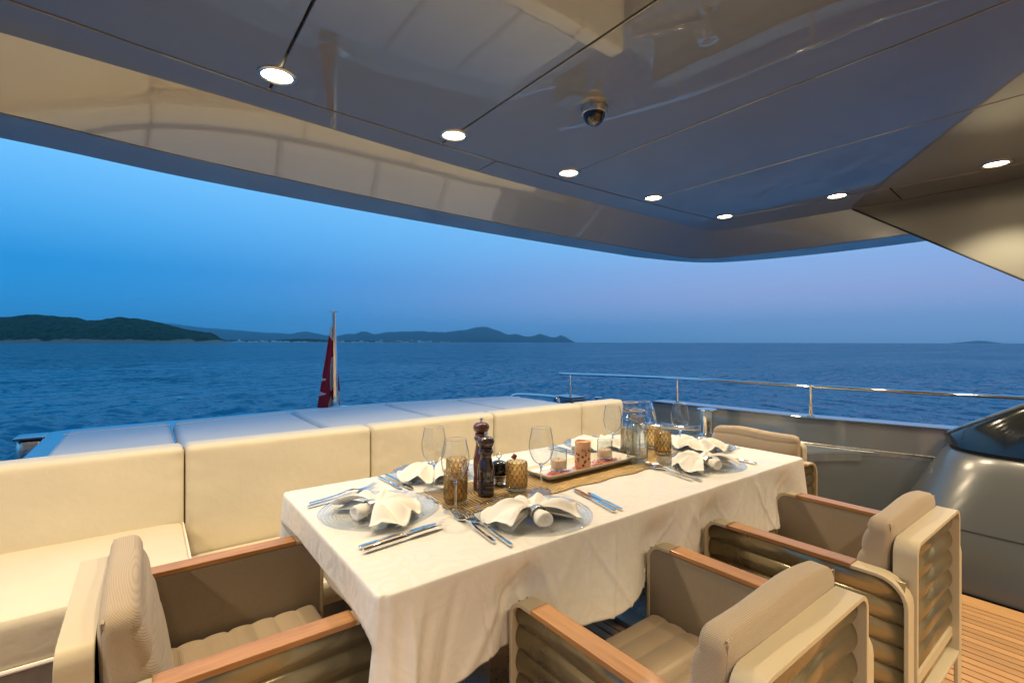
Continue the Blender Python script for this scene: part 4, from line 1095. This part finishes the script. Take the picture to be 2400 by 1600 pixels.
def knife_proto():
    r = thing('knife', '', 'knife')
    bevel(mesh('handle', *sweep([(0, .0045), (.01, .0045), (.10, .005), (.118, .0045), (.124, .0045)], [.011, .0125, .0115, .010, .008], [.007, .008, .0078, .006, .004]), M['steel'], r, sharp=50), .0015, 2)
    mesh('blade', *sweep([(.122, .0045), (.14, .0045), (.18, .0045), (.21, .0045), (.226, .0045), (.232, .0045)], [.009, .016, .0185, .0175, .010, .002], [.003, .0018, .0016, .0014, .001, .0006]), M['steel'], r, sharp=50)
    return r
protos = {'fork': [fork_proto(), False], 'knife': [knife_proto(), False]}
def cut(kind, end, tip, label, roll=0, lift=0):
    p = protos[kind]; o = p[0] if not p[1] else copy_tree(p[0]); p[1] = True
    dx, dy = tip[0] - end[0], tip[1] - end[1]; L = math.hypot(dx, dy)
    o.location = (end[0], end[1], TZ + .0015 + lift); o.rotation_euler = (0, roll, math.atan2(dy, dx) - math.pi / 2); k = L / .231; o.scale = (max(k, .85), k, max(k, .85))
    o['label'] = label; o['group'] = kind + 's laid beside the plates'
S = [s[2] for s in seats]
cut('knife', (.436, 1.218), (.674, 1.246), 'steel dinner knife next to the plate ' + S[0])
cut('knife', (.436, 1.186), (.676, 1.214), 'steel dinner knife outermost with tilted blade, ' + S[0], R_(-34), .004)
cut('fork', (.412, 1.615), (.650, 1.672), 'steel fork next to the plate ' + S[0])
cut('fork', (.425, 1.648), (.675, 1.712), 'steel fork farther from the plate ' + S[0])
cut('fork', (.733, 1.040), (.757, 1.292), 'steel fork farther from the plate ' + S[1])
cut('fork', (.756, .996), (.780, 1.250), 'steel fork tucked against the plate ' + S[1])
cut('knife', (1.165, 1.004), (1.226, 1.247), 'steel dinner knife against the plate ' + S[1])
cut('knife', (1.196, 1.003), (1.238, 1.19), 'slimmer steel knife farther from the plate ' + S[1])
cut('knife', (.758, 1.822), (.763, 1.588), 'steel dinner knife next to the plate ' + S[2])
cut('knife', (.727, 1.816), (.735, 1.62), 'slimmer steel knife farther from the plate ' + S[2])
cut('knife', (1.648, 1.835), (1.640, 1.60), 'steel dinner knife next to the plate ' + S[3])
cut('knife', (1.612, 1.815), (1.615, 1.60), 'slimmer steel knife farther from the plate ' + S[3])
cut('fork', (2.362, 1.232), (2.215, 1.285), 'steel fork farther from the plate ' + S[4])
cut('fork', (2.352, 1.262), (2.205, 1.300), 'steel fork tucked against the plate ' + S[4])
cut('fork', (1.666, 1.056), (1.714, 1.306), 'steel fork farther from the plate ' + S[5])
cut('fork', (1.690, 1.030), (1.733, 1.276), 'steel fork tucked against the plate ' + S[5])
cut('knife', (2.118, 1.030), (2.125, 1.27), 'steel dinner knife against the plate ' + S[5])

# ------------------------------------------------------------------ glassware and the things between the plates
def wine():
    r = thing('wine_glass', '', 'wine glass')
    mesh('foot', *lathe([(.0, .0015), (.036, .001), (.037, .002), (.030, .0035), (.012, .0055), (.0055, .010), (.0, .010)], 40), M['glass'], r)
    mesh('stem', *lathe([(.0055, .010), (.0038, .022), (.0034, .06), (.0042, .088), (.008, .0955), (.006, .099), (.0, .100)], 20), M['stem'], r)
    bowl = [(.0085, .0965), (.020, .103), (.032, .116), (.0405, .135), (.0440, .152), (.0438, .168), (.0410, .190), (.0365, .212), (.0345, .225)]
    bowl = catmull(bowl, 3)
    inn = [(max(.0, p[0] - .0010), p[1] + .0004) for p in bowl[::-1]]; inn[-1] = (.0, .0985)
    b_ = mesh('bowl', *lathe_open(bowl + inn, 48), M['glass'], r, sharp=80)
    mesh('rim', *tube([(.0341 * math.cos(a), .0341 * math.sin(a), .2252) for a in np.linspace(0, 2 * math.pi, 40)[:-1]], .0007, 6, closed=True), M['rim_glint'], b_)
    return r
wp = wine()
for i, (x, y, lb) in enumerate([(.818, 1.535, 'tall clear wine glass on the sofa side of the amber tumblers'), (.768, 1.302, 'tall clear wine glass in front of the front amber tumbler by the forks'),
                                (1.115, 1.297, 'tall clear wine glass between the candle tray and the nearer fanned napkin'), (1.776, 1.545, 'tall clear wine glass behind the bottle at the end of the candle tray'),
                                (2.035, 1.565, 'tall clear wine glass half hidden behind the water bottles'), (2.095, 1.392, 'tall clear wine glass beside the plate facing the bulwark')]):
    o = wp if i == 0 else copy_tree(wp); o.location = (x, y, TZ + .004); o.rotation_euler = (0, 0, i); o['label'] = lb; o['group'] = 'wine glasses on the table'
def tumbler_mesh():
    V = []; F = []; mi = []; n = 120; zs = np.linspace(0, .104, 60); lat = lambda a, z: abs(math.sin(7 * a + z * 105)) ** .6 + abs(math.sin(7 * a - z * 105)) ** .6 - 1.2
    prof = [(.0, .004, 0)] + [(.030, .002, 0), (.0345, .004, 0)] + [(.0365 + .0006 * math.sin(z * 30), .006 + z * .95, 1) for z in zs] + [(.0350, .107, 0), (.0345, .09, 0), (.0340, .02, 0), (.031, .012, 0), (0, .010, 0)]
    for (r, z, tx) in prof:
        for i in range(n):
            a = 2 * math.pi * i / n
            q = 0
            if tx:
                e = min(1, (z - .006) / .01) * min(1, (.108 - z) / .006)
                q = .0026 * e * lat(a, z)
            V.append(((r + q) * math.cos(a), (r + q) * math.sin(a), z))
    for j in range(len(prof) - 1):
        for i in range(n):
            k = (i + 1) % n; F.append((j * n + i, j * n + k, (j + 1) * n + k, (j + 1) * n + i))
            mi.append(1 if prof[j][2] and prof[j + 1][2] and lat(2 * math.pi * (i + .5) / n, prof[j][1]) < .16 else 0)
    return V, F, mi
tm = None
for i, (x, y, k, lb) in enumerate([(.815, 1.380, 1.0, 'amber textured glass tumbler behind the front wine glass'), (.893, 1.502, 1.02, 'amber textured glass tumbler half hidden left of the mills'),
                                (1.060, 1.367, .94, 'amber textured glass tumbler beside the black pot with a wrapped sweet'), (1.865, 1.520, 1.0, 'amber textured glass tumbler seen through the water bottle'),
                                (2.020, 1.500, 1.0, 'amber textured glass tumbler just behind the water bottle'), (1.955, 1.392, 1.0, 'amber textured glass tumbler beside the plate on the armchair side')]):
    tv = tumbler_mesh() if tm is None else None
    o = mesh('amber_tumbler', tv[0], tv[1], [M['amber'], M['amber2']], mi=tv[2], sharp=80) if tm is None else tm.copy()
    if tm is None: tm = o
    else: COL.objects.link(o)
    o.location = (x, y, TZ + .004); o.rotation_euler = (0, 0, i * .7); o.scale = (1.02, 1.02, k)
    tag(o, lb, 'tumbler', 'amber tumblers on the table')
def mill(label, loc, h, mat, name='pepper_mill'):
    r = thing(name, label, 'mill', loc)
    q = h / .215
    body = [(.0, .0), (.0275, .0), (.0285, .003), (.0285, .026), (.0265, .028), (.0285, .031), (.0285, .036), (.0265, .038), (.0285, .041), (.0285, .046), (.0262, .049), (.0285, .062), (.0292, .080), (.0275, .098), (.0225, .118), (.0195, .132), (.0200, .140), (.0245, .146), (.0262, .150), (.0245, .1545), (.021, .156), (.0235, .160), (.022, .164), (.018, .1655), (.0, .1655)]
    body = [(a, b if b < .05 else .05 + (b - .05) * ((h * .77 - .05) / .1155)) for a, b in body]
    mesh('body', *lathe(body, 40), mat, r, sharp=50)
    z0 = h * .77
    head = [(.0, z0), (.020, z0 + .001), (.0270, z0 + .008), (.0295, z0 + .0175), (.0275, z0 + .027), (.020, z0 + .034), (.010, z0 + .0365), (.0, z0 + .037)]
    hd = mesh('head', *lathe(catmull(head, 3), 40), mat, r, sharp=60)
    z1 = z0 + .036
    mesh('knob', *lathe([(.0035, z1), (.0035, z1 + .006), (.0055, z1 + .008), (.006, z1 + .013), (.0045, z1 + .016), (.0, z1 + .0165)], 20), M['brushed'], hd)
mill('taller reddish brown turned wooden pepper mill', (.966, 1.455, TZ + .0035), .262, M['millr'])
mill('shorter dark brown turned wooden mill in front of the red one', (.938, 1.383, TZ + .0035), .214, M['milld'])
def build_pot():
    r = thing('table_lantern', 'small black lidded pot in a chrome cradle with ring handle', 'pot', (1.052, 1.465, TZ + .0035))
    mesh('cradle', *lathe([(.026, 0), (.030, .004), (.020, .010), (.022, .018), (.036, .028), (.041, .036), (.043, .040), (.040, .040), (.034, .032), (.0, .028)], 36), M['steel'], r)
    mesh('pot', *lathe(catmull([(.0, .030), (.030, .034), (.038, .048), (.038, .060), (.030, .076), (.016, .085), (.0, .087)], 4), 40), M['black'], r)
    k = [(.0, .0, .086), (0, 0, .096)]
    mesh('handle_stem', *tube(k, .0028, 8), M['steel'], r)
    mesh('ring_handle', *tube([(.0085 * math.cos(a) * RT[0], .0085 * math.cos(a) * RT[1], .1045 + .0085 * math.sin(a)) for a in np.linspace(0, 2 * math.pi, 20)[:-1]], .0018, 8, closed=True), M['steel'], r)
    for a in range(3):
        an = 2.1 * a + 3.6
        mesh('cradle_knob', *lathe([(.0, -.006), (.005, -.003), (.006, 0), (.005, .003), (.0, .006)], 12, .043 * math.cos(an), .043 * math.sin(an), .036), M['steel'], r)
build_pot()
o = mesh('wrapped_sweet', *rbox(.016, .012, .018, .003, (5, 5, 5), lambda p, n: p * (1 + .12 * math.sin(p.z * 900 + p.x * 500))), M['wrap'], loc=(1.078, 1.405, TZ + .112)); o.rotation_euler = (.4, .5, .2)
tag(o, 'small brown wrapped sweet on the rim of the amber tumbler', 'sweet')
def build_tray():
    r = thing('serving_tray', 'long cream ceramic tray holding candles and coral petals', 'tray', (1.463, 1.438, TZ + .004), R_(1.5))
    L, Wd = .262, .082
    def rr(l, w, z, rad=.012):
        out = []
        for (cx, cy, a0) in ((l - rad, w - rad, 0), (-l + rad, w - rad, 90), (-l + rad, -w + rad, 180), (l - rad, -w + rad, 270)):
            out += [(cx + rad * math.cos(R_(a0 + 18 * i)), cy + rad * math.sin(R_(a0 + 18 * i)), z) for i in range(6)]
        return out
    rings = [rr(L - .028, Wd - .028, 0), rr(L - .018, Wd - .018, .002), rr(L, Wd, .022), rr(L, Wd, .0245), rr(L - .004, Wd - .004, .0245), rr(L - .020, Wd - .020, .008), rr(L - .03, Wd - .03, .006)]
    V = [p for q in rings for p in q]; n = len(rings[0]); F = []
    for j in range(len(rings) - 1):
        for i in range(n): k = (i + 1) % n; F.append((j * n + i, j * n + k, (j + 1) * n + k, (j + 1) * n + i))
    F.append(tuple(range(n))[::-1]); F.append(tuple((len(rings) - 1) * n + i for i in range(n)))
    mesh('dish', V, F, M['ceramic'], r, sharp=45)
    # petals: too small and many to count
    V = []; F = []
    for i in range(420):
        cl = random.choice([(-.16, -.035, .05, .012), (-.02, -.02, .06, .022), (.10, .0, .07, .022), (.16, -.02, .05, .014), (-.19, -.02, .03, .012), (.05, -.04, .08, .008)])
        x = random.gauss(cl[0], cl[2] * .55); y = random.gauss(cl[1], cl[3] * .7)
        if abs(x) > .235 or abs(y) > .052: continue
        a = random.uniform(0, 6.28); s = random.uniform(.004, .009); t_ = random.uniform(-.5, .5); z = .009 + abs(random.gauss(0, .003))
        c, sn = math.cos(a) * s, math.sin(a) * s; b0 = len(V)
        V += [(x - c, y - sn, z), (x + sn * .5, y - c * .5, z + .003 + t_ * s * .5), (x + c, y + sn, z + .002), (x - sn * .5, y + c * .5, z - t_ * s * .5 + .002)]
        F.append((b0, b0 + 1, b0 + 2, b0 + 3))
    o = mesh('coral_petals', V, F, M['petal'], smooth=False); o.location = r.location; o.rotation_euler = r.rotation_euler
    tag(o, 'scattered coral dried petals strewn along the ceramic tray', 'petals'); o['kind'] = 'stuff'
    z = TZ + .011
    c = mesh('pillar_candle', *lathe([(.0, 0), (.0315, 0), (.033, .003), (.033, .100), (.0325, .108), (.030, .109), (.0285, .104), (.020, .095), (.0, .092)], 40), M['candle'], loc=(1.455, 1.428, z), sharp=60)
    tag(c, 'pitted brown pillar candle standing in the middle of the tray', 'candle')
    for x, y, lb in ((1.328, 1.437, 'clear glass votive holder at the wine glass end of the tray'), (1.617, 1.452, 'clear glass votive holder at the water bottle end of the tray')):
        v = thing('votive_holder', lb, 'candle holder', (x, y, z), 0, 'glass votive holders on the tray')
        mesh('cup', *lathe([(.0, .001), (.031, .0), (.0335, .004), (.0335, .088), (.0315, .088), (.0310, .014), (.0, .012)], 40), M['bottle'], v, sharp=50)
        w = mesh('wax', *lathe([(.0, .015), (.029, .015), (.030, .020), (.0295, .046), (.026, .049), (.0, .046)], 32, rfun=lambda r_, z_, a, j: r_ * (1 + .015 * math.sin(3 * a + z_ * 200))), M['wax'], v)
        mesh('wick', *tube([(0, 0, .046), (.001, 0, .054)], .0012, 6), M['dark'], w)
build_tray()
def bottle(label, loc, rz, lab):
    r = thing('water_bottle', label, 'bottle', loc, rz)
    pr = catmull([(.038, .001), (.044, .004), (.0455, .012), (.0455, .06), (.0455, .140), (.043, .158), (.036, .172), (.0305, .182), (.0295, .195), (.031, .205), (.0335, .212), (.0335, .228)], 3)
    inn = [(max(.0, a - .0022), b + .0012) for a, b in pr[::-1]]
    inn = [q for q in inn if q[1] > .014] + [(.036, .018), (.0, .016)]
    mesh('glass', *lathe_open([(.0, .006), (.02, .004)] + pr + inn, 48), M['bottle'], r, sharp=70)
    mesh('rim', *tube([(.0325 * math.cos(a), .0325 * math.sin(a), .228) for a in np.linspace(0, 2 * math.pi, 36)[:-1]], .0022, 6, closed=True), M['rim_glint'], r)
    for k in range(2):
        mesh('twine', *tube([((.0318) * math.cos(a), (.0318) * math.sin(a), .187 + .0035 * k + .002 * math.sin(a + k)) for a in np.linspace(0, 2 * math.pi, 30)[:-1]], .0014, 5, closed=True), M['twine'], r)
    if lab:
        a0 = -math.pi / 2 - YAW; V = []; F = []
        # swallow-tailed pennant tag printed on the glass
        for i in range(13):
            s = i / 12; a = a0 - .30 + 1.05 * s
            zt = .170 - .028 * s; zb = .124 + .034 * abs(1 - abs(2 * s - 1)) * s + .012 * s
            rr_ = .0462 if zt < .15 else .0462 - .012 * (zt - .15) / .02
            V += [(.0464 * math.cos(a), .0464 * math.sin(a), zb), (rr_ * math.cos(a), rr_ * math.sin(a), zt)]
        for i in range(12): F.append((2 * i, 2 * i + 2, 2 * i + 3, 2 * i + 1))
        mesh('printed_pennant', V, F, M['paper'], r)
        for k in range(4):
            V = []; F = []
            for i in range(4):
                a = a0 - .62 + .045 * (i % 2) + .07 * (i // 2); V += [(.0464 * math.cos(a), .0464 * math.sin(a), .118 + .011 * k), (.0464 * math.cos(a), .0464 * math.sin(a), .126 + .011 * k)]
            mesh('printed_mark', V, [(0, 2, 3, 1), (4, 6, 7, 5)], M['brushed'], r)
bottle('clear water bottle with white pennant mark and twine at its neck', (1.727, 1.362, TZ + .004), 0, True)
bottle('taller-standing clear water bottle directly behind the pennant bottle', (1.812, 1.468, TZ + .004), 1.4, False)
bpy.data.objects['water_bottle.001'].scale = (1, 1, 1.08)

# ------------------------------------------------------------------ haze over the water
HZ = 42500
m = bpy.data.materials.new('evening_haze'); m.use_nodes = True; t = m.node_tree; t.nodes.clear()
pv = N(t, 'ShaderNodeVolumePrincipled'); pv.inputs['Color'].default_value = (.48, .83, 1, 1); pv.inputs['Density'].default_value = 2.7e-5; pv.inputs['Anisotropy'].default_value = .8
oo = N(t, 'ShaderNodeOutputMaterial'); t.links.new(pv.outputs[0], oo.inputs['Volume'])
hz = mesh('haze', *box(-HZ, HZ, -HZ, HZ, SEA - 3, 1900), m, smooth=False); hz['kind'] = 'stuff'
